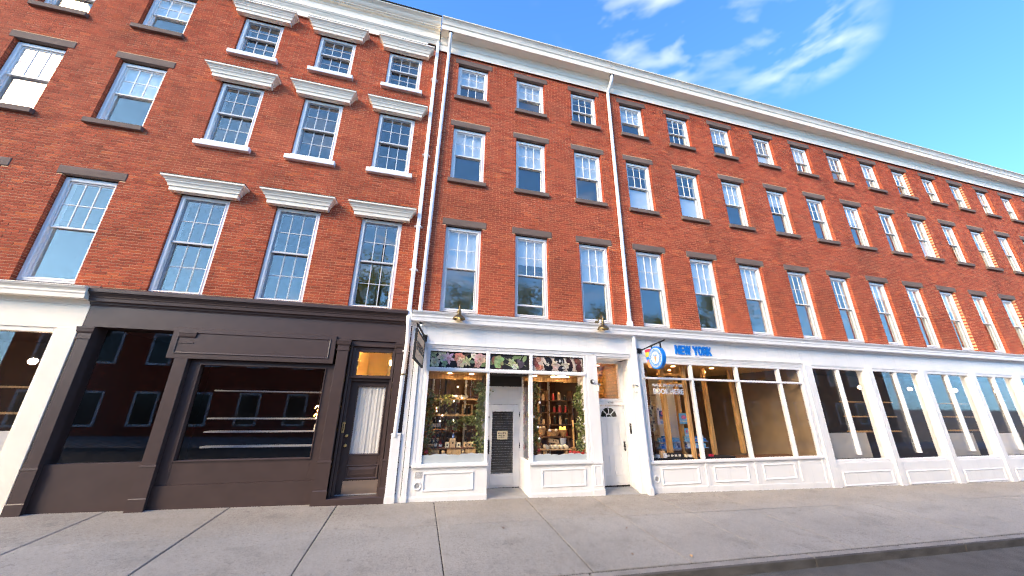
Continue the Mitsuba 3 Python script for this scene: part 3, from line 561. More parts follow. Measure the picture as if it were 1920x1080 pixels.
add(B3+'__inner_door', cat(frame(8.02, 9.0, .6, 2.7, .10, .10, .25, .12, 2.2, 2.26), box(8.12, 8.9, 2.22, 2.24, .85, 2.58)), 'blind_fabric')
add(B3+'__slat_wall', cat(*[box(7.4, 9.6, 3.2, 3.24, .6+.2*i, .785+.2*i) for i in range(12)]), 'curtain')
for x, y in ((6.5, .7), (7.7, .75), (9.2, .8), (6.9, 2.4), (8.4, 1.8), (10.0, 2.0)):
    t = thing('downlight', 'warm round downlight in the wooden ceiling of the shop under the NEW YORK letters', 'ceiling light', 'downlights in the shop under the blue letters')
    add(t+'__rim', lathe([(.085, 3.184), (.07, 3.178), (.06, 3.188)], (x, y, 0), 18, caps=False), 'plain_white'); add(t+'__bulb', lathe([(.055, 3.181), (.062, 3.186)], (x, y, 0), 18), 'plain_white', emitter=glow((1, .62, .25), 32))
# street door hall of number 100 behind its transom
for i in range(30):
    z = .1+.105*i; add(B2+'__hall_board', cat(cbox(4.88, 5.9, 1.9, 1.93, z, z+.092, .006)), 'amber_wood')
for i in range(30):
    z = .1+.105*i; add(B2+'__hall_board', cbox(5.86, 5.888, .66, 1.9, z, z+.092, .006), 'amber_wood')
add(B2+'__hall_ceiling', cat(box(4.86, 5.9, .64, 2.0, 3.20, 3.22), box(4.86, 4.88, .64, 2.0, 0, 3.2)), 'pine')
for x, y in ((5.15, 1.1), (5.5, 1.5)):
    t = thing('downlight', 'small ceiling downlight behind the glass over the street door numbered 100', 'ceiling light', 'downlights over the street door')
    add(t+'__rim', lathe([(.06, 3.196), (.05, 3.19), (.045, 3.197)], (x, y, 0), 16, caps=False), 'plain_white'); add(t+'__bulb', lathe([(.04, 3.19), (.045, 3.195)], (x, y, 0), 16), 'plain_white', emitter=glow((1, .66, .30), 50))

# ------------------------------------------------------------------ brown shopfront of the left building
N = 'brown_paint'
add(B1+'__shop_cornice', prof_x([(-.05, 3.77), (-.11, 3.77), (-.115, 3.79), (-.14, 3.80), (-.145, 3.83), (-.195, 3.85), (-.20, 3.91), (-.215, 3.925), (-.205, 3.945), (-.23, 3.985), (-.255, 3.995), (-.262, 4.015), (-.285, 4.018), (-.288, 4.085), (-.05, 4.168)], XA, -.365), N, 20)
add(B1+'__shop_frieze', box(XA, -.36, -.10, .3, 3.356, 3.772), N)
add(B1+'__wall_return', cat(box(-.36, -.23, -.06, .3, -.2, 4.15)), N)
sp = add(B1+'__fascia_panel', cbox(-4.9, -1.842, -.155, -.101, 2.80, 3.422, .008), N); add(sp+'__bead', panel(-4.8, -1.945, 2.9, 3.337, -.155, .010, .03), N)
def brown_pilaster(x0, x1, y=-.15):
    p = add(B1+'__pilaster', cbox(x0, x1, y, .2, -.2, 3.356, .006), N)
    add(p+'__capital', crown(x0, x1, [(0, 3.10), (.018, 3.105), (.018, 3.13), (.004, 3.135), (.004, 3.215), (.02, 3.225), (.03, 3.25), (.034, 3.30), (.04, 3.31), (.04, 3.335), (0, 3.34)], y), N)
    add(p+'__plinth', cat(crown(x0, x1, [(.0, -.2), (.022, -.199), (.022, .315), (.012, .33), (.012, .82), (.022, .832), (.018, .86), (0, .87)], y)), N)
brown_pilaster(-1.79, -1.56); brown_pilaster(-.535, -.375, -.12); brown_pilaster(-6.4, -6.2); brown_pilaster(-4.75, -4.52)
add(B1+'__shop_window_frame', cat(frame(-4.52, -1.79, .50, 2.80, .19, .185, .40, .09, -.03, .1)), N); add(B1+'__shop_window_bead', ring(-4.34, -1.97, .89, 2.72, [(0, -.029), (.0, -.05), (.02, -.05), (.03, .02)], False), N)
add(B1+'__bulkhead', box(-4.52, -1.79, -.06, .1, -.2, .50), N)
pane_y(B1, -4.34, -1.975, .89, 2.71, .03); pane_y(B1, -6.2, -4.75, .9, 3.3, .03); add(B1+'__bulkhead', box(-6.2, -4.75, -.06, .1, -.2, .9), N)
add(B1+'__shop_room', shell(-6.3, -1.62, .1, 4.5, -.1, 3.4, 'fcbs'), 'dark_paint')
add(B1+'__shop_shelf', cat(*[cbox(-4.3, -1.9, .7, .95, z, z+.03, .004) for z in (1.05, 1.35, 1.62, 2.2)]), 'grey_plate')
af = add(B1+'__door_architrave', cat(frame(-1.5385, -.5485, .0, 3.354, .045, .035, 0, .13, -.06, .2, .008), frame(-1.4925, -.5845, .1, 3.222, .06, .03, 0, .05, .0, .25, .006)), N)
add(B1+'__transom_bar', cat(cbox(-1.49, -.585, -.03, .2, 2.52, 2.575, .008), cbox(-1.46, -.585, .05, .2, 2.455, 2.52, .006)), N)
add(B1+'__transom_frame', frame(-1.432, -.614, 2.575, 3.172, .075, .012, .014, .06, .01, .1, .006), N)
pane_y(B1, -1.37, -.62, 2.58, 3.12, .06)
db = add(B1+'__door', cat(frame(-1.455, -.59, .168, 2.452, .178, .095, .78, .11, .12, .17, .006), ring(-1.30, -.665, .92, 2.37, [(0, .121), (.004, .106), (.016, .108), (.030, .14)], False)), N)
add(db+'__pane', rect(-1.277, -.686, .945, 2.345, .142), 'shop_glass')
cx = np.linspace(-1.29, -.68, 61); cy = .175+.007*np.sin((cx+1.3)*38)+.006*np.sin((cx)*91+1)
add(db+'__curtain', (np.array([[x, y, z] for z in (.93, 2.36) for x, y in zip(cx, cy)]), np.array([[i, i+1, i+62, i+61] for i in range(60)])), 'curtain', True)
add(db+'__panel', ring(-1.295, -.648, .46, .732, [(0, .121), (.0, .104), (.012, .100), (.03, .112), (.035, .118), (.085, .104), (.09, .103)]), N)
add(db+'__kick_plate', cbox(-1.322, -.61, .115, .1195, .185, .437, .001), 'kick_metal')
for z in (1.315, 1.12): add(db+'__knob', lathe([(.030, 0), (.030, .008), (.012, .012), (.011, .03), (.028, .042), (.031, .055), (.022, .070), (.004, .074)], (-1.372, .12, z), 20, 'y'), 'bright_brass', 40)
mb = add(B1+'__letter_plate', cbox(-1.475, -1.42, -.016, -.001, 1.38, 1.60, .003), 'bright_brass'); add(mb+'__slot', box(-1.455, -1.44, -.019, -.0165, 1.42, 1.56), 'ink')
add(B1+'__door_step', cat(cbox(-1.548, -.437, -.175, .3, -.15, .168, .008)), N); add(B1+'__threshold', cbox(-1.46, -.585, .08, .2, .1685, .185, .004), 'grey_stone')
# hallway seen through the transom
add(B1+'__hall_room', shell(-1.56, -.40, .25, 3.4, .1, 3.6, 'fbs'), 'hall_paint'); add(B1+'__hall_ceiling', box(-1.56, -.40, .25, 3.4, 3.56, 3.6), 'hall_paint')
add(B1+'__hall_doorway', cat(frame(-.95, -.45, .1, 3.32, .07, .07, 0, .07, 3.30, 3.38)), 'plain_white')
t = thing('hall_lamp', 'glowing pendant lamp in the yellow hallway behind the transom of the brown door', 'lamp')
add(t+'__cord', tube([(-.72, 1.5, 3.56), (-.72, 1.5, 3.10)], .006, 6), 'ink'); add(t+'__canopy', lathe([(.05, 3.54), (.045, 3.559)], (-.72, 1.5, 0), 14), 'plain_white')
add(t+'__bulb', ball((-.72, 1.5, 3.04), .065, 3, 1.15), 'plain_white', True, emitter=glow((1, .60, .20), 30))
t = thing('coil_lamp', 'orange glowing coil lamp hanging inside the dark window at the left edge', 'lamp')
for k, s in enumerate((1, .8)):
    z = (1.86, 1.70)[k]; a = np.linspace(0, 4.4, 18); add(t+'__filament', tube(np.stack([-2.13+.035*s*np.cos(a-1.2), np.full(18, .45), z+.06*s*np.sin(a-1.2)], 1), .009), 'orange_paint', emitter=glow((1, .45, .08), 14*s*s))
add(t+'__cord', tube([(-2.13, .45, 1.95), (-2.13, .45, 3.3)], .004, 6), 'ink')
t = thing('small_bottles', 'pair of pale jars on a shelf in the dark window at the left edge', 'jar', 'jars in the dark window')
add(t, lathe([(.04, 0), (.045, .10), (.03, .13), (.03, .15)], (-2.16, .78, 1.38), 14), 'label_paper')
t = thing('small_bottles', 'pair of pale jars on a shelf in the dark window at the left edge', 'jar', 'jars in the dark window'); add(t, lathe([(.04, 0), (.045, .10), (.03, .13), (.03, .15)], (-2.04, .78, 1.38), 14), 'label_paper')

# ------------------------------------------------------------------ drainpipes
def pipe_bracket(t, x, z, y=-.07, r=.058):
    add(t+'__bracket', cat(lathe([(r+.006, z-.014), (r+.006, z+.014)], (x, y, 0), 14), cbox(x-r-.035, x+r+.035, -.035, -.012, z-.012, z+.012, .003)), 'pipe_white', 30)
t = thing('drainpipe', 'square white drainpipe ending in a wide boxed foot left of the white shopfront', 'drainpipe')
add(t+'__pipe', cat(cbox(-.395, -.295, -.125, -.030, 4.10, 13.16, .012)), 'pipe_white')
add(t+'__outlet', tube([(-.345, -.078, 13.10), (-.345, -.078, 13.2), (-.345, -.085, 13.26)], [.052, .052, .05], 14), 'pipe_white', 40)
add(t+'__pipe', tube([(-.345, -.078, 4.3), (-.345, -.078, 4.12), (-.335, -.19, 4.02), (-.325, -.25, 3.85), (-.315, -.20, 3.7), (-.31, -.17, 3.5), (-.312, -.165, 3.1), (-.328, -.16, 2.6), (-.345, -.155, 1.9), (-.36, -.145, 1.30)], [.052, .064, .068, .066, .058, .052, .05, .05, .05, .05], 14), 'pipe_white', 40)
fb = add(t+'__foot', cbox(-.436, -.240, -.165, .05, -.2, 1.335, .006), 'white_paint'); add(fb+'__cap', cbox(-.447, -.235, -.18, .05, 1.336, 1.375, .008), 'white_paint'); add(fb+'__base', cbox(-.442, -.234, -.18, -.166, -.2, .165, .004), 'white_paint')
for z in (11.6, 8.75, 6.45, 5.22): add(t+'__bracket', cat(cbox(-.41, -.28, -.135, -.126, z-.018, z+.018, .003), cbox(-.45, -.396, -.1, -.005, z-.012, z+.012, .003), cbox(-.294, -.24, -.1, -.005, z-.012, z+.012, .003)), 'pipe_white')
for z in (3.15, 2.62): add(t+'__collar', cat(lathe([(.058, z-.016), (.062, z), (.058, z+.016)], (-.312 if z > 3 else -.328, -.162, 0), 14), cbox(-.40, -.245, -.155, -.13, z-.012, z+.012, .003)), 'brass' if z < 3 else 'pipe_white', 30)
t = thing('drainpipe', 'slightly leaning white drainpipe at the left edge of the building numbered 100', 'drainpipe')
add(t+'__pipe', tube([(.028, -.38, 13.42), (.028, -.36, 13.24), (.028, -.22, 13.06), (.027, -.09, 12.93), (.024, -.075, 12.80), (-.028, -.075, 9.0), (-.065, -.075, 6.2), (-.090, -.075, 4.10)], .052, 14), 'pipe_white', 40)
add(t+'__outlet', lathe([(.075, 13.385), (.07, 13.40)], (.028, -.38, 0), 16), 'dark_paint')
for z in (8.2, 6.35, 5.3, 4.9): 
    x = -.098+.0142*(z-4.1)+.008; add(t+'__joint', lathe([(.058, z-.02), (.060, z), (.058, z+.02)], (x, -.075, 0), 14), 'pipe_white', 30)
for z in (11.9, 10.7, 7.3): x = -.090+.0142*(z-4.1); add(t+'__screw', ball((x, -.128, z), .009, 1), 'steel')
t = thing('drainpipe', 'white drainpipe with a swan neck between the two white shopfronts', 'drainpipe')
add(t+'__pipe', tube([(5.83, -.38, 13.42), (5.83, -.36, 13.24), (5.825, -.22, 13.06), (5.80, -.09, 12.93), (5.79, -.075, 12.80), (5.775, -.075, 8), (5.762, -.075, 4.10)], .056, 14), 'pipe_white', 40)
add(t+'__outlet', lathe([(.078, 13.385), (.07, 13.40)], (5.83, -.38, 0), 16), 'dark_paint')
add(t+'__shoe', cat(cbox(5.685, 5.835, -.145, -.012, 4.118, 4.30, .02)), 'pipe_white')
add(t+'__lower_pipe', tube([(5.752, -.20, 3.87), (5.752, -.20, 3.3), (5.762, -.20, 2.1), (5.785, -.19, .7), (5.80, -.19, -.02)], [.05, .05, .056, .06, .062], 14), 'pipe_white', 40)
for z, x in ((2.08, 5.763), (.74, 5.785), (.10, 5.80)): add(t+'__coupling', lathe([(.066, z-.09 if z > 2 else z-.03), (.072, z-.03), (.072, z+.02), (.066, z+.03)], (x, -.195, 0), 14), 'pipe_white', 30)
add(t+'__foot', gshear(cbox(5.735, 5.865, -.255, -.13, -.02, .17, .01)), 'pipe_white')
for z in (11.7, 10.2, 9.6, 7.2, 6.0): add(t+'__screw', ball((5.775, -.132, z), .009, 1), 'steel')

# ------------------------------------------------------------------ lamps on the front
def gooseneck(x, label):
    t = thing('gooseneck_lamp', label, 'wall lamp', 'brass gooseneck lamps over the white shopfront')
    zs = 3.945; y = -.44
    add(t+'__wall_plate', lathe([(.062, 0), (.062, .014), (.03, .024)], (x+.03, -.056, 4.20), 18, 'y'), 'brass', 40)
    add(t+'__arm', tube([(x+.03, -.06, 4.20), (x+.025, -.16, 4.225), (x+.02, -.27, 4.285), (x+.012, -.35, 4.325), (x+.006, -.41, 4.31), (x, y, 4.24), (x, y, 4.13)], .0165, 10), 'brass', 40)
    add(t+'__socket', lathe([(.030, 4.03), (.042, 4.05), (.044, 4.10), (.030, 4.115), (.036, 4.13), (.036, 4.165), (.02, 4.19)], (x, y, 0), 18), 'brass', 40)
    prof = [(.150, zs-.012), (.152, zs), (.142, zs+.022), (.115, zs+.052), (.08, zs+.075), (.052, zs+.09), (.044, zs+.11), (.03, zs+.118)]
    add(t+'__shade', lathe(prof+[(r-.004, z-.004) for r, z in prof[::-1]], (x, y, 0), 28, caps=False), 'brass', 50)
    add(t+'__bulb', ball((x, y, zs+.045), .034, 2), 'plain_white', True, emitter=glow((1, .66, .2), 1.6))
gooseneck(.835, 'brass gooseneck lamp over the left display window'); gooseneck(4.69, 'brass gooseneck lamp near the right end of the white shopfront, above the street door')
def lantern(x, z, label, cam):
    t = thing('wall_lantern', label, 'wall lamp', 'small steel lanterns beside the street door'); y = -.20
    add(t+'__bracket', cat(cbox(x-.03, x+.03, -.124 if cam else -.108, -.104, z-.04, z+.05, .004), tube([(x, -.11, z+.02), (x, y, z+.02)], .016)), 'steel', 40)
    add(t+'__cap', lathe([(.060, z-.01), (.074, z-.005), (.074, z+.02), (.05, z+.035), (.02, z+.04)], (x, y, 0), 18), 'steel', 40)
    add(t+'__glass', lathe([(.042, z-.15), (.045, z-.01)], (x, y, 0), 18, caps=False), 'bulb_glass', 40); add(t+'__bulb', lathe([(.016, z-.13), (.022, z-.07), (.016, z-.012)], (x, y, 0), 12), 'blind_fabric', 40, emitter=glow((1, .72, .35), .35))
    add(t+'__base', lathe([(.044, z-.165), (.044, z-.15)], (x, y, 0), 16), 'steel')
lantern(4.545, 2.50, 'small steel wall lantern left of the street door, under the camera', True); lantern(5.66, 2.50, 'small steel wall lantern right of the street door beside the pipe', False)
t = thing('security_camera', 'round black and white security camera over the lantern left of the street door', 'camera')
add(t+'__ring', lathe([(.055, 0), (.058, .03), (.045, .05)], (4.43, -.128, 2.585), 20, 'y'), 'black_metal', 40); add(t+'__lens', lathe([(.03, .0), (.03, .058), (.012, .066)], (4.44, -.128, 2.583), 16, 'y'), 'plain_white', 40)
t = thing('small_bracket', 'small brass bracket on the white frame right of the pipe', 'bracket'); add(t+'__plate', cbox(5.965, 6.0, -.135, -.116, 2.66, 2.74, .004), 'pipe_white'); add(t+'__hook', tube([(5.98, -.135, 2.70), (5.985, -.17, 2.69), (6.0, -.175, 2.73)], .009, 8), 'brass')
t = thing('door_keypad', 'narrow black keypad on the side wall of the street door', 'keypad'); add(t+'__body', np.array([]) is None or (lambda v, f: (np.stack([5.643+v[:, 0]+(v[:, 1]-.18)*.218, v[:, 1], v[:, 2]], 1), f))(*cbox(-.012, .012, .15, .23, 1.29, 1.545, .004)), 'black_metal')
add(t+'__camera_eye', lathe([(.012, 0), (.012, .003)], (5.632, .147, 1.49), 12, 'y'), 'steel')
for x, z, lb in ((.20, .325, 'round white vent in the board under the left display window'), (6.075, .245, 'round white vent left of the panel under the NEW YORK shop window')):
    t = thing('round_vent', lb, 'vent', 'round white vents low on the shopfronts')
    add(t+'__rim', lathe([(.085, 0), (.085, .016), (.070, .024), (.056, .016), (.05, .006)], (x, -.101, z), 26, 'y', False), 'white_paint', 40); add(t+'__grille', lathe([(.055, .001), (.04, .004), (.012, .010), (.006, .011)], (x, -.101, z), 20, 'y'), 'grey_plate')
t = thing('notice_plaque', 'small grey metal plaque above the round vent on the white board', 'plaque'); add(t+'__plate', cbox(.138, .292, -.106, -.1005, .472, .588, .002), 'grey_plate'); add(t+'__text_line', cat(*[box(.16, .27-.03*(i % 2), -.1075, -.1062, .495+.022*i, .501+.022*i) for i in range(4)]), 'plain_white')

# ------------------------------------------------------------------ signs
t = thing('hanging_sign', 'tan board in a black frame hanging at the left end of the white shopfront', 'sign')
ax = np.array([-.19, -1.13, .075]); L = np.linalg.norm(ax); ax /= L; nx = np.cross(ax, [0, 0, 1]); nx /= np.linalg.norm(nx); up = np.cross(nx, ax)
if up[2] < 0: up = -up
O = np.array([.073, -.17, 2.775])
def onsign(m, flip=False):
    v, f = m; return O+v[:, :1]*ax+v[:, 1:2]*nx+v[:, 2:]*up, f
def sbox(a, e, n0, n1, z0, z1, c=.004): return onsign(cbox(a, e, n0, n1, z0, z1, c))
add(t+'__board', sbox(.035, L-.035, -.012, .012, .035, .635-.035, .002), 'tan_board')
add(t+'__frame', cat(sbox(0, .036, -.025, .025, 0, .64), sbox(L-.036, L, -.025, .025, 0, .64), sbox(.036, L-.036, -.024, .024, 0, .036), sbox(.036, L-.036, -.024, .024, .604, .64)), 'black_metal')
add(t+'__bar', sbox(-.06, L+.03, -.017, .017, .72, .755), 'black_metal')
add(t+'__hanger', cat(sbox(L-.036, L-.002, -.012, .012, .6405, .73), sbox(.06, .09, -.012, .012, .6405, .73)), 'black_metal')
add(t+'__wall_plate', cbox(.03, .135, -.135, -.107, 3.40, 3.57, .006), 'black_metal')
def sign_text(s, h, a, z, w, side):
    v, f = tm(meshkit.text_mesh(s, h, .004, True)); v = v.copy(); v[:, 0] = (v[:, 0]-v[:, 0].min())*w/np.ptp(v[:, 0])
    if side > 0: return onsign((np.stack([a+v[:, 0], .0125+v[:, 2], z+v[:, 1]], 1), f))
    return onsign((np.stack([a+w-v[:, 0], -.0125-v[:, 2], z+v[:, 1]], 1), f))
sd = 1 if (nx @ np.array([-1, 0, 0])) > 0 else -1
for s in (1, -1): add(t+'__lettering', sign_text('SPRINZE', .17, .10, .245, L-.24, s), 'ink')
for s in (1, -1): add(t+'__small_mark', sign_text('&', .04, L*.52, .16, .04, s), 'ink')
t = thing('spot_lamp', 'tiny black spotlight under the cornice above the hanging tan sign', 'spotlight'); add(t+'__arm', tube([(-.05, -.13, 3.80), (-.06, -.30, 3.83), (-.08, -.42, 3.79)], .008, 8), 'black_metal'); add(t+'__head', lathe([(.026, 0), (.026, .05), (.012, .06)], (-.03, -.34, 3.76), 14), 'black_metal', 40); add(t+'__bulb', ball((-.03, -.34, 3.758), .018, 1), 'plain_white', emitter=glow((1, .9, .7), 6))

t = thing('round_sign', 'round blue and white hanging sign with a rainbow striped board behind it', 'sign')
rc = np.array([5.86, -.965, 3.165])
def disc(r0, r1, y0, y1, n=40): # ring with its axis along x
    prof = [(r0, y0), (r0, y1), (r1, y1), (r1, y0)]
    return lathe(prof, rc, n, 'x', caps=False) if r1 else lathe([(r0, y0), (r0, y1)], rc, n, 'x')
add(t+'__body', disc(.285, 0, -.045, .045), 'blue_paint', 30)
for s in (-1, 1):
    q = (lambda a, b: (s*a, s*b))
    add(t+'__white_ring', lathe([(.245, s*.0455), (.245, s*.050)], rc, 40, 'x'), 'sign_white', 30); add(t+'__lettered_ring', lathe([(.232, s*.0505), (.232, s*.052)], rc, 40, 'x'), 'pale_blue')
    add(t+'__inner_ring', lathe([(.182, s*.0525), (.182, s*.054)], rc, 40, 'x'), 'blue_paint'); add(t+'__centre', lathe([(.160, s*.0545), (.160, s*.056)], rc, 40, 'x'), 'sign_white')
    def emb(g, x, m, name):
        v, f = tm(trimesh.creation.extrude_polygon(g, .002, engine='earcut')); add(t+'__'+name, (np.stack([rc[0]+s*(x+v[:, 2]), rc[1]+(s*-1)*-v[:, 0]*-1, rc[2]+v[:, 1]], 1), f), m)
    emb(ell(0, -.015, .026, .07), .0565, 'orange_paint', 'emblem_body'); emb(ell(-.025, .0, .018, .062, 10), .0562, 'grey_plate', 'emblem_side'); emb(ell(.025, .0, .018, .062, -10), .0562, 'grey_plate', 'emblem_side')
    emb(petal(0, .03, .085, .022, 150), .059, 'blue_paint', 'emblem_wing'); emb(petal(0, .03, .10, .018, 38), .059, 'blue_paint', 'emblem_wing'); emb(ell(0, .058, .020, .026), .0592, 'pale_blue', 'emblem_head'); emb(Polygon([(-.06, -.115), (.06, -.115), (.05, -.10), (-.05, -.10)]), .0565, 'grey_plate', 'emblem_line')
    for k in range(30):
        a = 2*math.pi*k/30
        if k % 10 == 9: continue
        c, s_ = math.cos(a), math.sin(a); g = Polygon([(c*r-s_*w, s_*r+c*w) for r, w in ((.190, -.009), (.222, -.009), (.222, .009), (.190, .009))]); g = g.difference(g.buffer(-.006)) if k % 2 else g.buffer(-.004)
        emb(g, .0523, 'navy_paint' if False else 'ink', 'ring_letter')
add(t+'__bar', tube([(5.945, -.12, 3.455), (5.86, -1.33, 3.56)], .018, 8), 'black_metal'); add(t+'__wall_plate', cbox(5.885, 6.015, -.135, -.1, 3.385, 3.525, .006), 'black_metal')
for y in (-.78, -1.13): add(t+'__hanger', cbox(5.855, 5.885, y-.015, y+.015, 3.38, 3.53, .003), 'black_metal')
def stripe(y0, y1, z0, z1, m, n, sh=0.0):
    v, f = cbox(5.872, 5.906, y0, y1, z0, z1, .004); v = v.copy(); v[:, 1] += (v[:, 2]-3.42)*sh; add(t+'__'+n, (v, f), m)
stripe(-.70, -.47, 3.36, 3.435, 'red_paint', 'red_stripe', .10); stripe(-.71, -.47, 3.235, 3.359, 'yellow_paint', 'yellow_stripe', .10); stripe(-.74, -.475, 3.14, 3.234, 'blue_paint', 'blue_stripe', .1); stripe(-.76, -.49, 3.09, 3.139, 'pink_paper', 'pink_stripe', .1)
cv, cf = lathe([(.13, -.017), (.13, .017)], (5.889, -.655, 3.06), 24, 'x'); add(t+'__cone_disc', (cv, cf), 'orange_paint')

t = thing('shop_lettering', 'raised blue NEW YORK letters on the white fascia', 'lettering')
for ch, a, e in (('N', 7.137, 7.30), ('E', 7.318, 7.445), ('W', 7.452, 7.668), ('Y', 7.748, 7.922), ('O', 7.928, 8.078), ('R', 8.098, 8.238), ('K', 8.248, 8.392)):
    add(t+'__letter', heavy(ch, .236, (a, -.103, 3.430), e-a-.012, .03, True, o=.012), 'blue_paint')
lx = 8.58
for ch in 'NEW':
    pass
t = thing('window_lettering', 'white lettering reading WALK IN-FLY FOR BOOK HERE on the shop window glass', 'lettering')
add(t+'__first_line', heavy('WALK IN-FLY FOR', .078, (6.262, -.0715, 2.506), .985, .001, False, o=.002), 'plain_white'); add(t+'__second_line', heavy('BOOK HERE', .130, (6.285, -.0715, 2.318), .975, .001, True), 'plain_white')
t = thing('door_notice', 'small tan notice stuck on the glass of the recessed shop door', 'notice')
add(t+'__card', box(2.10, 2.375, .712, .716, 1.145, 1.347), 'cream_card')
add(t+'__text', cat(text('BLACK S', .036, (2.125, .7115, 1.275), .21, .001), text('FERRY', .036, (2.145, .7115, 1.215), .16, .001), box(2.14, 2.31, .7105, .7115, 1.18, 1.19)), 'ink')

# ------------------------------------------------------------------ left display window
def wavy(x0, x1, z0, z1, y, seed, name, lb):
    rr = random.Random(seed); n = 60; xs = np.linspace(x0, x1, n); top = z1+.012*np.sin(xs*9+seed)+.008*np.sin(xs*31+seed*2)+np.array([rr.uniform(-.004, .004) for _ in xs])
    t = thing(name, lb, 'film'); add(t, (np.array([[x, y, z] for x, q in zip(xs, top) for z in (z0, q)]), np.array([[2*i, 2*i+2, 2*i+3, 2*i+1] for i in range(n-1)])), 'frost_film')
wavy(.255, 1.635, .742, .925, -.078, 2, 'frosted_film', 'frosted snow film along the foot of the left display window'); wavy(2.755, 4.21, .722, .875, -.078, 5, 'frosted_film', 'frosted snow film along the foot of the right display window')
t = thing('display_board', 'dark board lying across wooden crates in the left display window', 'board'); add(t, cbox(.375, 1.50, .17, .45, 1.000, 1.024, .004), 'walnut')
def crate(x0, x1, y0, y1, z0, z1, lb, grp, m='crate_wood', name='wooden_crate', cg='crate'):
    t = thing(name, lb, cg, grp); add(t+'__body', cbox(x0, x1, y0, y1, z0, z1, .004), m)
    if name == 'wooden_crate': add(t+'__slot', box((x0+x1)/2-.02, (x0+x1)/2+.02, y0-.0015, y0-.0005, z0+.08, z0+.10), 'ink')
    else: add(t+'__emblem', ring((x0+x1)/2-.018, (x0+x1)/2+.018, (z0+z1)/2-.018, (z0+z1)/2+.018, [(0, y0-.0005), (.004, y0-.0015)]), 'ink')
for a, e, lb in ((.41, .52, 'left crate of the left pair'), (.523, .632, 'right crate of the left pair'), (.81, .918, 'left crate of the middle three'), (.921, 1.025, 'middle crate of the middle three'), (1.028, 1.14, 'right crate of the middle three'), (1.237, 1.355, 'left crate of the right pair'), (1.358, 1.476, 'right crate of the right pair')):
    crate(a, e, .19, .42, .70, .998, f'pale wooden crate under the display board, {lb}', 'wooden crates under the display board')
def bottle(x, y, z, h, m, lb, grp, lab='label_paper', cap='red_glass', r=.036):
    t = thing('bottle', lb, 'bottle', grp)
    add(t+'__body', lathe([(r*.9, 0), (r, .01), (r, h*.58), (r*.85, h*.66), (r*.4, h*.76), (r*.36, h*.97), (r*.4, h)], (x, y, z), 14), m, 40); add(t+'__cap', lathe([(r*.43, h*.86), (r*.43, h+.003)], (x, y, z), 10), cap)
    add(t+'__label', lathe([(r+.001, h*.15), (r+.001, h*.48)], (x, y, z), 14, caps=False), lab, 40)
for x, lb, l2 in ((.464, 'dark bottle with an orange label, first from the left on the display board', 'card'), (.545, 'dark bottle with a cream label, second from the left on the display board', 'label_paper')): bottle(x, .28, 1.0245, .19, 'wine_glass', lb, 'bottles on the display board', l2, 'wine_glass', .034)
bottle(.655, .28, 1.0245, .145, 'red_glass', 'squat red bottle, third from the left on the display board', 'bottles on the display board', 'label_paper', 'red_glass', .040)
bottle(.94, .28, 1.2245, .12, 'navy_paper', 'small dark blue bottle standing on the tall carton', None, 'pale_blue', 'card', .024)
for i, (a, e, z1, m, lb) in enumerate(((.766, .854, 1.132, 'cream_card', 'small cream carton left of the tall carton'), (.869, .999, 1.222, 'card', 'tall tan carton in the middle of the display board'), (1.032, 1.122, 1.130, 'cream_card', 'small cream carton right of the tall carton'), (1.205, 1.268, 1.128, 'card', 'narrow tan carton, first of the group at the right end'), (1.29, 1.365, 1.134, 'card', 'wider tan carton, second of the group at the right end'), (1.378, 1.427, 1.126, 'cream_card', 'slim cream carton, third of the group at the right end'), (1.44, 1.485, 1.09, 'orange_paint', 'low orange carton at the far right end of the display board'))):
    crate(a, e, .24, .34, 1.0245, z1, lb, 'cartons on the display board', m, 'carton', 'box')
def fruit(x, y, z, r, m, lb, grp, cg='fruit', nm='pomegranate'):
    t = thing(nm, lb, cg, grp); add(t+'__body', ball((x, y, z), r, 3, .92), m, True); add(t+'__crown', lathe([(r*.18, 0), (r*.3, r*.28)], (x, y, z+r*.86), 8, caps=False), m)
fruit(.335, .06, .965, .052, 'fruit_skin', 'single dark red pomegranate at the left corner of the left window', None)
for x, z, w, m in ((.72, .74, .07, 'card'), (1.18, .74, .05, 'cork')): t = thing('cork_ball', 'small cork coloured ball among the crates', 'ball', 'cork balls among the crates'); add(t, ball((x, .16, z+.2), w*.6, 2), m, True)
# wall shelves in the left window
t = thing('hanging_shelf', 'upper wooden shelf hanging in the left display window', 'shelf', None); add(t+'__board', cbox(.42, 1.615, .92, 1.16, 2.09, 2.132, .005), 'crate_wood')
for x in (.60, 1.42): add(t+'__rod', tube([(x, 1.04, 2.13), (x, 1.04, 2.74)], .006, 6), 'steel')
t = thing('hanging_shelf', 'lower wooden shelf hanging in the left display window', 'shelf', None); add(t+'__board', cbox(.54, 1.47, .92, 1.16, 1.69, 1.728, .005), 'crate_wood')
for x in (.62, 1.05): add(t+'__rod', tube([(x, 1.04, 1.73), (x, 1.04, 2.09)], .006, 6), 'steel')
t = thing('hanging_shelf', 'short low shelf holding dark bottles at the left of the left window', 'shelf', None); add(t+'__board', cbox(.40, .78, .9, 1.12, 1.365, 1.387, .004), 'orange_paint')
t = thing('wire_rack', 'thin open wooden box frame standing on the lower shelf', 'rack'); add(t+'__frame', cat(*[cbox(x-.01, x+.01, y-.01, y+.01, 1.7285, 1.97, .002) for x in (1.22, 1.47) for y in (.95, 1.12)], cbox(1.21, 1.48, .94, .96, 1.9705, 1.985, .002), cbox(1.21, 1.48, 1.11, 1.13, 1.9705, 1.985, .002)), 'crate_wood')
for i, x in enumerate((.47, .53, .60, .66)): bottle(x, 1.0, 1.3875, .28, 'wine_glass', f'tall dark bottle on the short low shelf, {ORD[i]} from the left', 'dark bottles on the low shelf', 'grey_plate', 'plain_white' if i % 2 else 'wine_glass', .03)
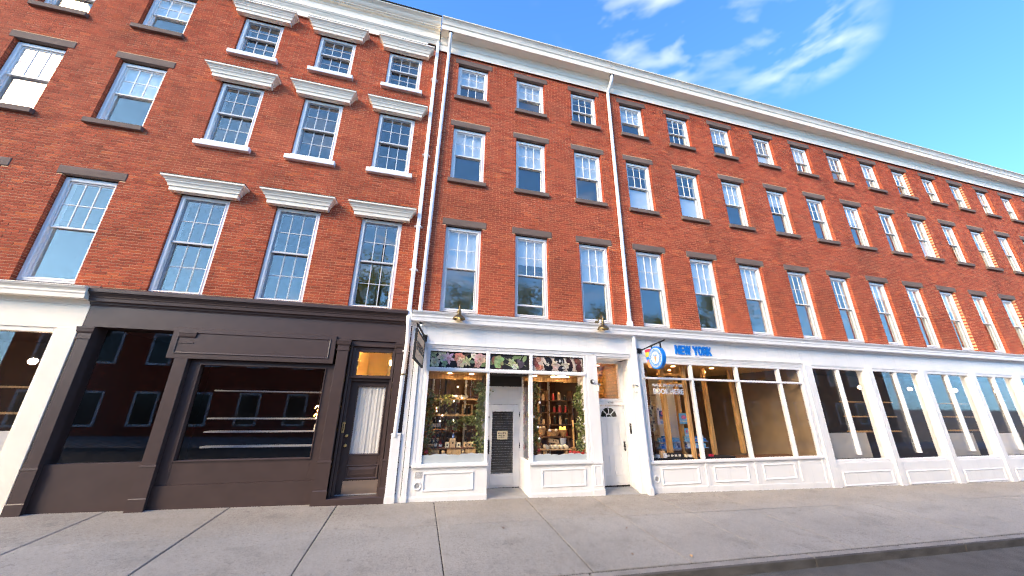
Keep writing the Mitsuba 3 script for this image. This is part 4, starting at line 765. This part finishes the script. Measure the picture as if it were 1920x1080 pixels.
for i, x in enumerate((1.30, 1.39)): bottle(x, 1.04, 1.7285, .2, 'wine_glass', f'{("left", "right")[i]} dark bottle standing inside the thin box frame', 'bottles in the thin box frame', 'wine_glass', 'plain_white', .026)
for i in range(6):
    x = .96+.07*i; t = thing('loaf', f'white wrapped bundle on the upper hanging shelf, {ORD[i]} from the left', 'bundle', 'white bundles on the upper shelf'); add(t, ball((x, 1.02, 2.175+.01*(i % 2)), .042, 2), 'label_paper', True)
for i, x in enumerate((.46, .56, .66)): bottle(x, 1.6, .98, .3, 'red_glass' if i == 1 else 'wine_glass', f'dark bottle at the back below the low shelf, {ORD[i]} from the left', 'bottles at the back of the left window', 'label_paper', 'orange_paint', .034)
for i in range(25):
    x = .46+.27*(i % 5)+R.uniform(-.08, .08); zz = (.4, .8, 1.2, 1.6, 2.0)[i//5]; bottle(x, 2.84, zz, R.uniform(.22, .3), R.choice(('wine_glass', 'red_glass', 'wine_glass')), f'{ORD[i%5]} bottle from the left, {LEV[i//5]} far wall shelf behind the left window', 'bottles on the far wall shelves', 'label_paper', 'cork', .035)
for z in (.39, .79, 1.19, 1.59, 1.99): add(B2+'__wall_shelf', cbox(.3, 4.6, 2.72, 2.9, z-.02, z-.001, .003), 'walnut')
# garlands
def garland(x, z0, z1, y, lb, seed, cols, n=900):
    t = thing('garland', lb, 'garland', 'garlands beside the display windows'); rr = np.random.default_rng(seed)
    q = rr.random(n); z = z0+(z1-z0)*q; wob = .028*np.sin(z*6+seed)+.02*np.sin(z*15)
    wd = .062+.03*np.sin(z*11+seed*1.7)
    C = np.stack([x+wob+rr.normal(0, 1, n)*wd, y+.03+np.abs(rr.normal(0, .035, n)), z+rr.normal(0, .02, n)], 1)
    m, c = leaves(C, .036, cols); add(t+'__foliage', m, 'leaf_dull', color=c)
    zz = np.linspace(z0, z1, 24); add(t+'__stem', tube(np.stack([x+.028*np.sin(zz*6+seed), np.full(24, y+.05), zz], 1), .006, 6), 'bark')
GC = [(.50, .16, .04), (.24, .26, .07), (.30, .30, .10), (.13, .15, .05), (.40, .35, .14), (.34, .19, .07)]; GD = [(.14, .19, .06), (.22, .26, .09), (.10, .12, .04), (.34, .32, .14)]
garland(.335, .93, 2.30, .02, 'brownish leaf garland at the left edge of the left display window', 3, GC); garland(1.54, .92, 2.50, .02, 'green leaf garland at the right edge of the left display window', 8, GD, 1300)
garland(2.895, .93, 2.52, .0, 'thin leaf garland beside the black corner mullion of the right display window', 12, GC); garland(4.14, .92, 2.48, .0, 'green leaf garland at the right edge of the right display window', 17, GD, 1100)
for (x, z, lb) in ((.74, 2.13, 'yellow green trailing plant on the left of the upper shelf'), (1.31, 1.62, 'trailing green plant hanging from the right end of the lower shelf'), (.98, 1.55, 'small dark green plant hanging in the middle of the left window')):
    t = thing('trailing_plant', lb, 'plant'); C = np.stack([x+NR.normal(0, .10, 170), .62+NR.normal(0, .05, 170), z-np.abs(NR.normal(0, .12, 170))+.08], 1); m, c = leaves(C, .034, [(.38, .38, .08), (.26, .30, .08), (.48, .45, .14)] if x < .8 else GD); add(t+'__foliage', m, 'leaf_dull', color=c)
    add(t+'__stem', tube([(x, .62, z+.1), (x+.03, .62, z), (x-.02, .60, z-.16)], .005, 6), 'bark')
# right display window
t = thing('serving_tray', 'wooden serving tray on legs in the right display window', 'tray'); add(t+'__board', cbox(3.14, 3.93, .20, .42, .925, .948, .004), 'crate_wood'); add(t+'__leg', cat(cbox(3.23, 3.27, .22, .40, .70, .9245, .004)), 'crate_wood'); add(t+'__leg', cat(cbox(3.78, 3.82, .22, .40, .70, .9245, .004)), 'crate_wood')
for i, (x, s) in enumerate(((3.275, 1.15), (3.43, .9), (3.535, 1.05), (3.655, .95), (3.785, 1.15))):
    t = thing('loaf', f'pale loaf on the serving tray, {("first", "second", "third", "fourth", "fifth")[i]} from the left', 'loaf', 'pale loaves on the serving tray')
    v, f = lathe([(.0, -.10), (.04*s, -.09), (.046*s, 0), (.04*s, .09), (0, .10)], (0, 0, 0), 14, 'y', False); a = .5; v = np.stack([v[:, 0]*1.2, v[:, 1], v[:, 2]], 1); v = v@np.array([[math.cos(a), 0, -math.sin(a)], [0, 1, 0], [math.sin(a), 0, math.cos(a)]]); add(t, (v+[x, .30, .998], f), 'cream_card', 40)
for i, (x, z, r) in enumerate(((2.985, .945, .055), (3.835, .885, .05), (3.935, .870, .052), (4.04, .875, .052), (4.165, .865, .048), (4.19, .935, .045))):
    fruit(x, .08, z, r, 'fruit_skin', f'red pomegranate at the foot of the right window, {("alone at the left", "first of the row at the right", "second of the row at the right", "third of the row at the right", "low one in the right corner", "upper one in the right corner")[i]}', 'pomegranates in the right display window')
def basket(x0, x1, y, z0, z1, lb, tap=.04):
    t = thing('basket', lb, 'basket', 'baskets in the right display window'); cx, rx = (x0+x1)/2, (x1-x0)/2; prof = [(rx-tap, z0), (rx-tap*.4, (z0+z1)/2), (rx, z1-.012), (rx+.008, z1-.006), (rx+.006, z1+.006), (rx-.012, z1+.004), (rx-tap-.01, z0+.02)]
    add(t+'__body', lathe(prof, (cx, y, 0), 22), 'wicker', 30)
    for k in range(5): zz = z0+(z1-z0)*(k+.5)/5; add(t+'__band', lathe([(rx-tap*(1-(k+.5)/5)+.002, zz-.006), (rx-tap*(1-(k+.5)/5)+.006, zz), (rx-tap*(1-(k+.5)/5)+.002, zz+.006)], (cx, y, 0), 22, caps=False), 'wicker', 30)
    return cx, rx
basket(3.135, 3.35, .5, 1.25, 1.41, 'round wicker basket at the back left of the right window'); basket(3.70, 3.93, .5, 1.225, 1.38, 'wicker basket holding candles at the back right of the right window'); basket(3.355, 3.685, .46, 1.232, 1.338, 'low wide basket between the two round baskets', .03)
t = thing('display_stand', 'dark stand carrying the baskets in the right display window', 'stand'); add(t+'__top', cbox(3.10, 3.96, .34, .64, 1.20, 1.224, .004), 'walnut'); add(t+'__leg', cbox(3.14, 3.18, .4, .6, .70, 1.1995, .004), 'walnut'); add(t+'__leg', cbox(3.90, 3.94, .4, .6, .70, 1.1995, .004), 'walnut')
for i, x in enumerate((3.755, 3.82, 3.875)): t = thing('candle', f'{("left", "middle", "right")[i]} lit amber candle jar in the right wicker basket', 'candle', 'amber candles in the basket'); add(t, lathe([(.026, 1.37), (.028, 1.46-.02*(i % 2))], (x, .5, 0), 14), 'amber_wax', 30, emitter=glow((1, .5, .06), .55))
t = thing('slanted_crate', 'tilted wooden crate front with two dark holes under the low basket', 'crate'); add(t+'__board', (lambda v, f: (v+np.outer(v[:, 0]-3.39, [0, 0, -.18]), f))(*cbox(3.39, 3.67, .40, .43, 1.09, 1.198, .004)), 'card'); add(t+'__hole', ball((3.52, .397, 1.13), .018, 1), 'ink'); add(t+'__hole', ball((3.58, .397, 1.12), .016, 1), 'ink')
t = thing('blue_grey_bin', 'blue grey tin beside the tilted crate in the right window', 'tin'); add(t, lathe([(.06, .95), (.085, 1.19), (.08, 1.19)], (3.76, .36, 0), 18), 'sash_grey', 30)
for i in range(5): t = thing('bread_bun', ('left bun in the back left basket', 'right bun in the back left basket', 'white bun in the low wide basket', 'brown bun in the middle of the low wide basket', 'pale bun at the right of the low wide basket')[i], 'bun', 'buns in the baskets'); x, z = ((3.20, 1.43), (3.28, 1.44), (3.44, 1.36), (3.52, 1.365), (3.62, 1.37))[i]; add(t, ball((x, .47, z), .045, 2, .8), ('card', 'card', 'plain_white', 'wicker', 'cream_card')[i], True)
t = thing('wooden_pole', 'tall thin wooden pole standing behind the right garland', 'pole'); add(t+'__shaft', cbox(4.07, 4.11, .42, .46, .701, 1.62, .004), 'pine'); add(t+'__foot', cbox(4.00, 4.12, .36, .50, .7005, .96, .006), 'wicker')
for i, (x, z) in enumerate(((3.0, 2.045), (2.845, 1.712), (2.945, 1.478), (2.977, 1.222), (4.18, 1.89), (4.19, 1.55), (4.163, 1.13))):
    t = thing('bauble', f'white bauble in the {"left" if i < 4 else "right"} garland of the right window, {("topmost", "second from the top", "third from the top", "lowest")[i if i < 4 else (0, 1, 3)[i-4]]}', 'bauble', 'white baubles in the garlands'); add(t+'__ball', ball((x, -.048, z), .027, 2), 'plain_white', True); add(t+'__cap', lathe([(.008, 0), (.007, .01)], (x, -.048, z+.026), 8), 'steel')
for i in range(10): t = thing('fairy_light', 'tiny warm fairy light bulb hanging in the left display window', 'fairy light', 'fairy lights in the left window'); x, z = .42+R.uniform(0, 1.1), R.uniform(1.45, 2.5); add(t, ball((x, .35, z), .011, 1, 1.5), 'plain_white', emitter=glow((1, .8, .5), 5))
t = thing('tall_rack', 'tall dark shelf rack with jars standing behind the baskets of the right window', 'rack')
for x in (2.95, 3.72, 4.48): add(t+'__post', cbox(x-.02, x+.02, 1.3, 1.6, .02, 2.4, .004), 'walnut')
for k in range(6): add(t+'__shelf', cbox(2.93, 4.50, 1.301, 1.6, .45+.33*k, .475+.33*k, .003), 'walnut')
for k in range(6):
    x = 3.0; i = 0
    while x < 4.4:
        if not 3.66 < x < 3.78:
            w = R.uniform(.035, .05); h = R.uniform(.12, .24); t2 = thing('jar', f'{ORD[min(i, 11)]} jar from the left on the {("lowest", "second", "third", "fourth", "fifth", "top")[k]} shelf of the dark rack', 'jar', 'jars on the dark rack'); mm = R.choice(('wine_glass', 'red_glass', 'wine_glass', 'fruit_skin', 'card', 'wicker'))
            add(t2+'__body', lathe([(w*.9, 0), (w, .012), (w, h*.7), (w*.7, h*.85), (w*.7, h)], (x, 1.38, .4755+.33*k), 12), mm, 40); add(t2+'__lid', lathe([(w*.76, h*.96), (w*.76, h+.012)], (x, 1.38, .4755+.33*k), 12), 'cork'); i += 1
        x += R.uniform(.13, .19)

# ------------------------------------------------------------------ shopfronts further along the row
def plain_shop(b, x0, x1, m, bays, lo=-1.2):
    cornice_shop(b, x0, x1, m); g = lambda x: SX*x
    add(b+'__shop_frieze', box(x0, x1, -.098, .3, 3.30, 3.775), m); xs = np.linspace(x0+.2, x1-.2, bays+1)
    add(b+'__shop_room', shell(x0, x1, .2, 4, lo, 3.5), 'room_dark')
    for i in range(bays):
        a, e = xs[i]+.12, xs[i+1]-.12
        add(b+'__pier', cbox(xs[i]-.12 if i else x0, a, -.15, .2, lo, 3.299, .006), m)
        bk = add(b+'__bulkhead', box(a, e, -.10, .1, lo, .55+g(a)*.5), m); add(bk+'__panel', panel(a+.2, e-.2, .05+g(a), .42+g(a), -.10), m)
        add(b+'__shop_window_frame', cat(frame(a, e, .551+g(a)*.5, 3.299, .09, .09, .08, .09, -.08, .05, .006), cbox((a+e)/2-.035, (a+e)/2+.035, -.075, .04, .64, 3.2, .004)), m)
        pane_y(b, a+.08, e-.08, .6+g(a)*.5, 3.22, .01)
        if i % 3 != 1:
            add(b+'__half_curtain', rect(a+.1, e-.1, .6+g(a)*.5, 1.35+g(a)*.5, .35), 'curtain' if i % 2 else 'room_paint')
        if i % 2: add(b+'__shop_shelf', cat(*[cbox(a+.1, e-.1, .9, 1.2, z_, z_+.04, .004) for z_ in (1.2, 1.7, 2.2)]), 'pine')
        lp = ball(((a+e)/2, 1.1, 2.75), .07, 2); add(b+'__pendant', lp, 'plain_white', True, emitter=glow((1, .66, .34), 16))
    add(b+'__pier', cbox(xs[-1]-.12, x1, -.15, .2, lo, 3.299, .006), m)
plain_shop(B0, -16.9, XA-.01, 'cream_paint', 4, -.3); plain_shop(B4, 11.87, 47.4, P, 13)

# ------------------------------------------------------------------ goods in the NEW YORK shop window
def poster(x0, x1, y, z0, z1, lb, kind):
    t = thing('poster', lb, 'poster'); add(t+'__sheet', box(x0, x1, y, y+.006, z0, z1), 'plain_white' if kind else 'sky_paper'); w, h = x1-x0, z1-z0; e = y-.0008
    if kind:
        add(t+'__picture', rect(x0+w*.26, x1-.01, z0+h*.30, z1-h*.19, e), 'navy_paper'); add(t+'__pink_cloud', poly_y(ell(x0+w*.66, z0+h*.66, w*.24, h*.12), e-.0012, e-.0004), 'pink_paper'); add(t+'__caption', rect(x0+w*.1, x0+w*.3, z1-h*.13, z1-h*.06, e), 'navy_paper'); add(t+'__blue_corner', rect(x0+w*.3, x1-.01, z0+.02, z0+h*.24, e), 'pale_blue')
        add(t+'__city_line', cat(*[rect(x0+w*(.28+.06*i), x0+w*(.32+.06*i), z0+h*.33, z0+h*(.40+.04*(i % 3)), e-.002) for i in range(11)]), 'orange_paint')
    else: add(t+'__picture', poly_y(ell(x0+w*.55, z0+h*.62, w*.3, h*.2), e-.0012, e-.0004), 'pink_paper'); add(t+'__white_band', rect(x0+.01, x1-.01, z0+h*.2, z0+h*.3, e), 'plain_white')
poster(7.02, 7.345, .90, 1.478, 1.957, 'white poster with a dark city picture left of the wooden post', 1)
poster(8.03, 8.33, 1.195, 1.48, 1.795, 'light blue poster with a pink picture behind the second post', 0)
poster(8.16, 8.30, 1.19, 1.10, 1.36, 'small light blue poster low behind the second post', 0)
for k, (x0, x1, z, lb) in enumerate(((7.18, 7.95, .98, 'upper brochure shelf left of the inner door'), (7.20, 7.95, .80, 'lower brochure shelf left of the inner door'), (8.12, 8.95, .985, 'upper brochure shelf in front of the inner door'), (8.12, 8.95, .80, 'lower brochure shelf in front of the inner door'))):
    t = thing('brochure_shelf', lb, 'shelf'); add(t+'__board', cbox(x0, x1, 1.15, 1.35, z-.02, z, .003), 'pale_blue'); add(t+'__bracket', box(x0, x0+.015, 1.15, 1.35, z-.08, z-.021), 'steel')
    x = x0+.03; i = 0
    while x < x1-.07:
        w = R.uniform(.045, .085); h = R.uniform(.08, .17); mm = R.choice(('sky_paper', 'navy_paper', 'plain_white', 'sky_paper', 'blue_paint')); t2 = thing('brochure_box', f'{dict(sky_paper="light blue", navy_paper="navy", plain_white="white", blue_paint="strong blue")[mm]} brochure box, {ORD[i]} from the left on the {("upper left", "lower left", "upper right", "lower right")[k]} brochure shelf', 'box', f'brochure boxes on the {("upper left", "lower left", "upper right", "lower right")[k]} shelf'); i += 1; add(t2+'__body', cbox(x, x+w, 1.20, 1.28, z+.0005, z+h, .003), mm); add(t2+'__band', rect(x+.005, x+w-.005, z+h*.6, z+h*.75, 1.1985), 'plain_white'); x += w+R.uniform(.008, .03)
t = thing('dark_counter', 'long black counter top at the foot of the NEW YORK shop window', 'counter'); add(t+'__top', cbox(6.12, 8.9, .15, .48, .64, .675, .004), 'black_metal'); add(t+'__front', box(6.14, 8.88, .18, .46, .601, .6395), 'dark_paint')
t = thing('display_case', 'low black case with pale cards on the dark counter', 'case'); add(t+'__body', cbox(6.68, 7.22, .25, .42, .6755, .78, .005), 'black_metal')
for i in range(4): add(t+'__card', rect(6.72+.12*i, 6.80+.12*i, .70, .75, .2485), 'label_paper')
for i, (x, w, h, m) in enumerate(((6.28, .06, .05, 'cream_card'), (6.40, .08, .07, 'plain_white'), (6.52, .05, .16, 'card'), (6.60, .10, .10, 'plain_white'), (7.30, .06, .06, 'cream_card'), (7.42, .09, .05, 'plain_white'), (7.75, .09, .06, 'orange_paint'), (8.1, .12, .05, 'red_paint'))):
    t = thing('small_box', f'small {("cream", "white", "tall tan", "white", "cream", "flat white", "orange", "flat red")[i]} box on the dark counter, number {i+1} from the left'.replace(f', number {i+1} from the left', (', leftmost', ', second from the left', ', third from the left', ' just left of the black case', ' just right of the black case', ' in front of the pale post', ' right of the mullion', ', rightmost')[i]), 'box', 'small boxes on the dark counter'); add(t+'__body', cbox(x, x+w, .22, .30, .6755, .6755+h, .003), m); add(t+'__lid', cbox(x-.002, x+w+.002, .218, .302, .676+h, .684+h, .002), m)
t = thing('card_rack', 'tall narrow rack of cards at the left edge of the NEW YORK shop window', 'rack'); add(t+'__back', cbox(6.44, 6.58, .42, .44, 1.32, 2.02, .003), 'cork')
for r in range(7):
    for c in range(2): add(t+'__card', rect(6.45+.066*c, 6.505+.066*c, 1.34+.095*r, 1.41+.095*r, .415), R.choice(('card', 'label_paper', 'ink', 'brownstone')))
t = thing('wall_screen', 'dark framed screen high on the back wall at the right edge', 'screen'); add(t+'__bezel', cbox(9.02, 9.50, 1.48, 1.53, 2.48, 2.83, .006), 'black_metal'); add(t+'__panel', rect(9.04, 9.48, 2.50, 2.81, 1.478), 'wine_glass')
t = thing('yellow_bag', 'small tan bag slumped beside the tall rack on the counter', 'bag'); add(t, ball((6.68, .36, .78), .075, 2, .9), 'card', True)

# ------------------------------------------------------------------ fallen leaves and marks on the pavement
for i, (x, y, c, lb) in enumerate(((4.35, -3.20, 'card', 'curled tan leaf on the pavement near the kerb'), (3.95, -2.05, 'brownstone', 'small dark leaf in the middle of the pavement'), (1.70, -1.75, 'brownstone', 'tiny dark leaf on the slab in front of the shop door'), (-1.55, -.42, 'brownstone', 'dark leaf near the foot of the brown pilaster'), (3.45, -3.0, 'brownstone', 'brown fleck of leaf by the kerb joint'))):
    t = thing('fallen_leaf', lb, 'leaf', 'fallen leaves on the pavement'); a = R.uniform(0, 3); s = .05 if i == 0 else .03
    u = np.linspace(-1, 1, 7); V = []
    for k in u:
        for w in (-1, 0, 1): V.append([k*s, w*s*.45*(1-k*k)**.5, .008+.012*abs(w)*(1-k*k)+.010*k*k])
    V = np.array(V); F = [[3*i_+j_, 3*i_+j_+1, 3*i_+j_+4, 3*i_+j_+3] for i_ in range(6) for j_ in range(2)]
    V = V@np.array([[math.cos(a), math.sin(a), 0], [-math.sin(a), math.cos(a), 0], [0, 0, 1]]); add(t, (V+[x, y, gz(x, y)], np.array(F)), c)

# ------------------------------------------------------------------ across the street: what the windows reflect
def tree(x, y, h, seed, lb, n=9000, spread=2.6):
    t = thing('street_tree', lb, 'tree', 'trees across the street'); g = np.random.default_rng(seed); z0 = -.3
    br = [tube([(x, y, z0), (x+.05, y, z0+h*.2), (x+.1, y+.05, z0+h*.45), (x, y, z0+h*.8)], [.19, .15, .10, .03], 9)]; tips = []
    for k in range(16):
        a = g.uniform(0, 6.28); zb = z0+h*g.uniform(.25, .62); L = spread*g.uniform(.55, 1.0); e = np.array([x+L*math.cos(a), y+L*math.sin(a), zb+h*g.uniform(.1, .32)])
        m = np.array([x, y, zb])*.5+e*.5+[0, 0, -.2]; br.append(tube([(x+.06, y, zb), m, e], [.06, .04, .012], 6)); tips += [e, m*.4+e*.6+g.normal(0, .3, 3), m]
    for k in range(10): tips.append(np.array([x, y, z0+h*g.uniform(.75, .97)])+g.normal(0, [.7, .7, .2], 3))
    add(t+'__trunk', cat(*br), 'bark', 40); tips = np.array(tips)
    C = tips[g.integers(0, len(tips), n)]+g.normal(0, [.42, .42, .34], (n, 3)); m, c = leaves(C, .075, [(.28, .31, .05), (.40, .38, .07), (.18, .22, .04), (.52, .44, .10)], .55, .3); add(t+'__crown', m, 'leaf', color=c)
tree(-3.1, -13.0, 11.4, 1, 'street tree across the road, mirrored in the windows of the left building'); tree(2.6, -13.0, 10.6, 2, 'street tree across the road, mirrored in the first windows over the white shop'); tree(7.3, -13.2, 11.0, 3, 'street tree across the road, mirrored in the middle windows', 11000); tree(12.6, -13.0, 9.2, 4, 'lower street tree across the road'); tree(22.0, -13.2, 11.0, 6, 'street tree across the road, mirrored at the right edge', 11000); tree(17.0, -13.4, 9.4, 5, 'street tree across the road, fifth along the row')
t = thing('street_lamp', 'tall dark street lamp post across the road, mirrored in the left window', 'street lamp'); add(t+'__post', tube([(-2.75, -11.95, -.3), (-2.75, -11.95, 3), (-2.75, -11.95, 13.3)], [.10, .085, .05], 10), 'dark_paint', 40); add(t+'__arm', tube([(-2.75, -11.95, 9.6), (-2.9, -11.6, 9.75), (-3.2, -11.2, 9.8)], .035, 8), 'dark_paint'); add(t+'__head', cbox(-3.45, -3.05, -11.3, -11.1, 9.74, 9.84, .02), 'dark_paint')
for i, (x0, x1, h, m, lb) in enumerate(((-22, -6, 7.6, 'brick_clay', 'low brick building across the road, mirrored in the shop glass'), (-5.9, 9, 6.8, 'cream_paint', 'low cream building across the road'), (9.1, 24, 7.8, 'brick_clay', 'low brick building across the road to the right'), (24.1, 46, 7.0, 'brownstone', 'low brown building across the road at its far end'))):
    t = thing('low_building', lb, 'building'); add(t+'__wall', box(x0, x1, -27, -17, -2, h), m); add(t+'__cornice', cbox(x0, x1, -17.0005, -16.7, h-.5, h, .02), 'cream_paint')
    x = x0+1.2
    while x < x1-1.5:
        for z in (.6, 4.0): w = add(t+'__window', frame(x, x+1.2, z, z+1.9, .12, .12, .12, .12, -17.0, -16.92), 'sash_white'); add(w+'__pane', box(x+.12, x+1.08, -16.99, -16.97, z+.12, z+1.78), 'wine_glass')
        x += 2.6
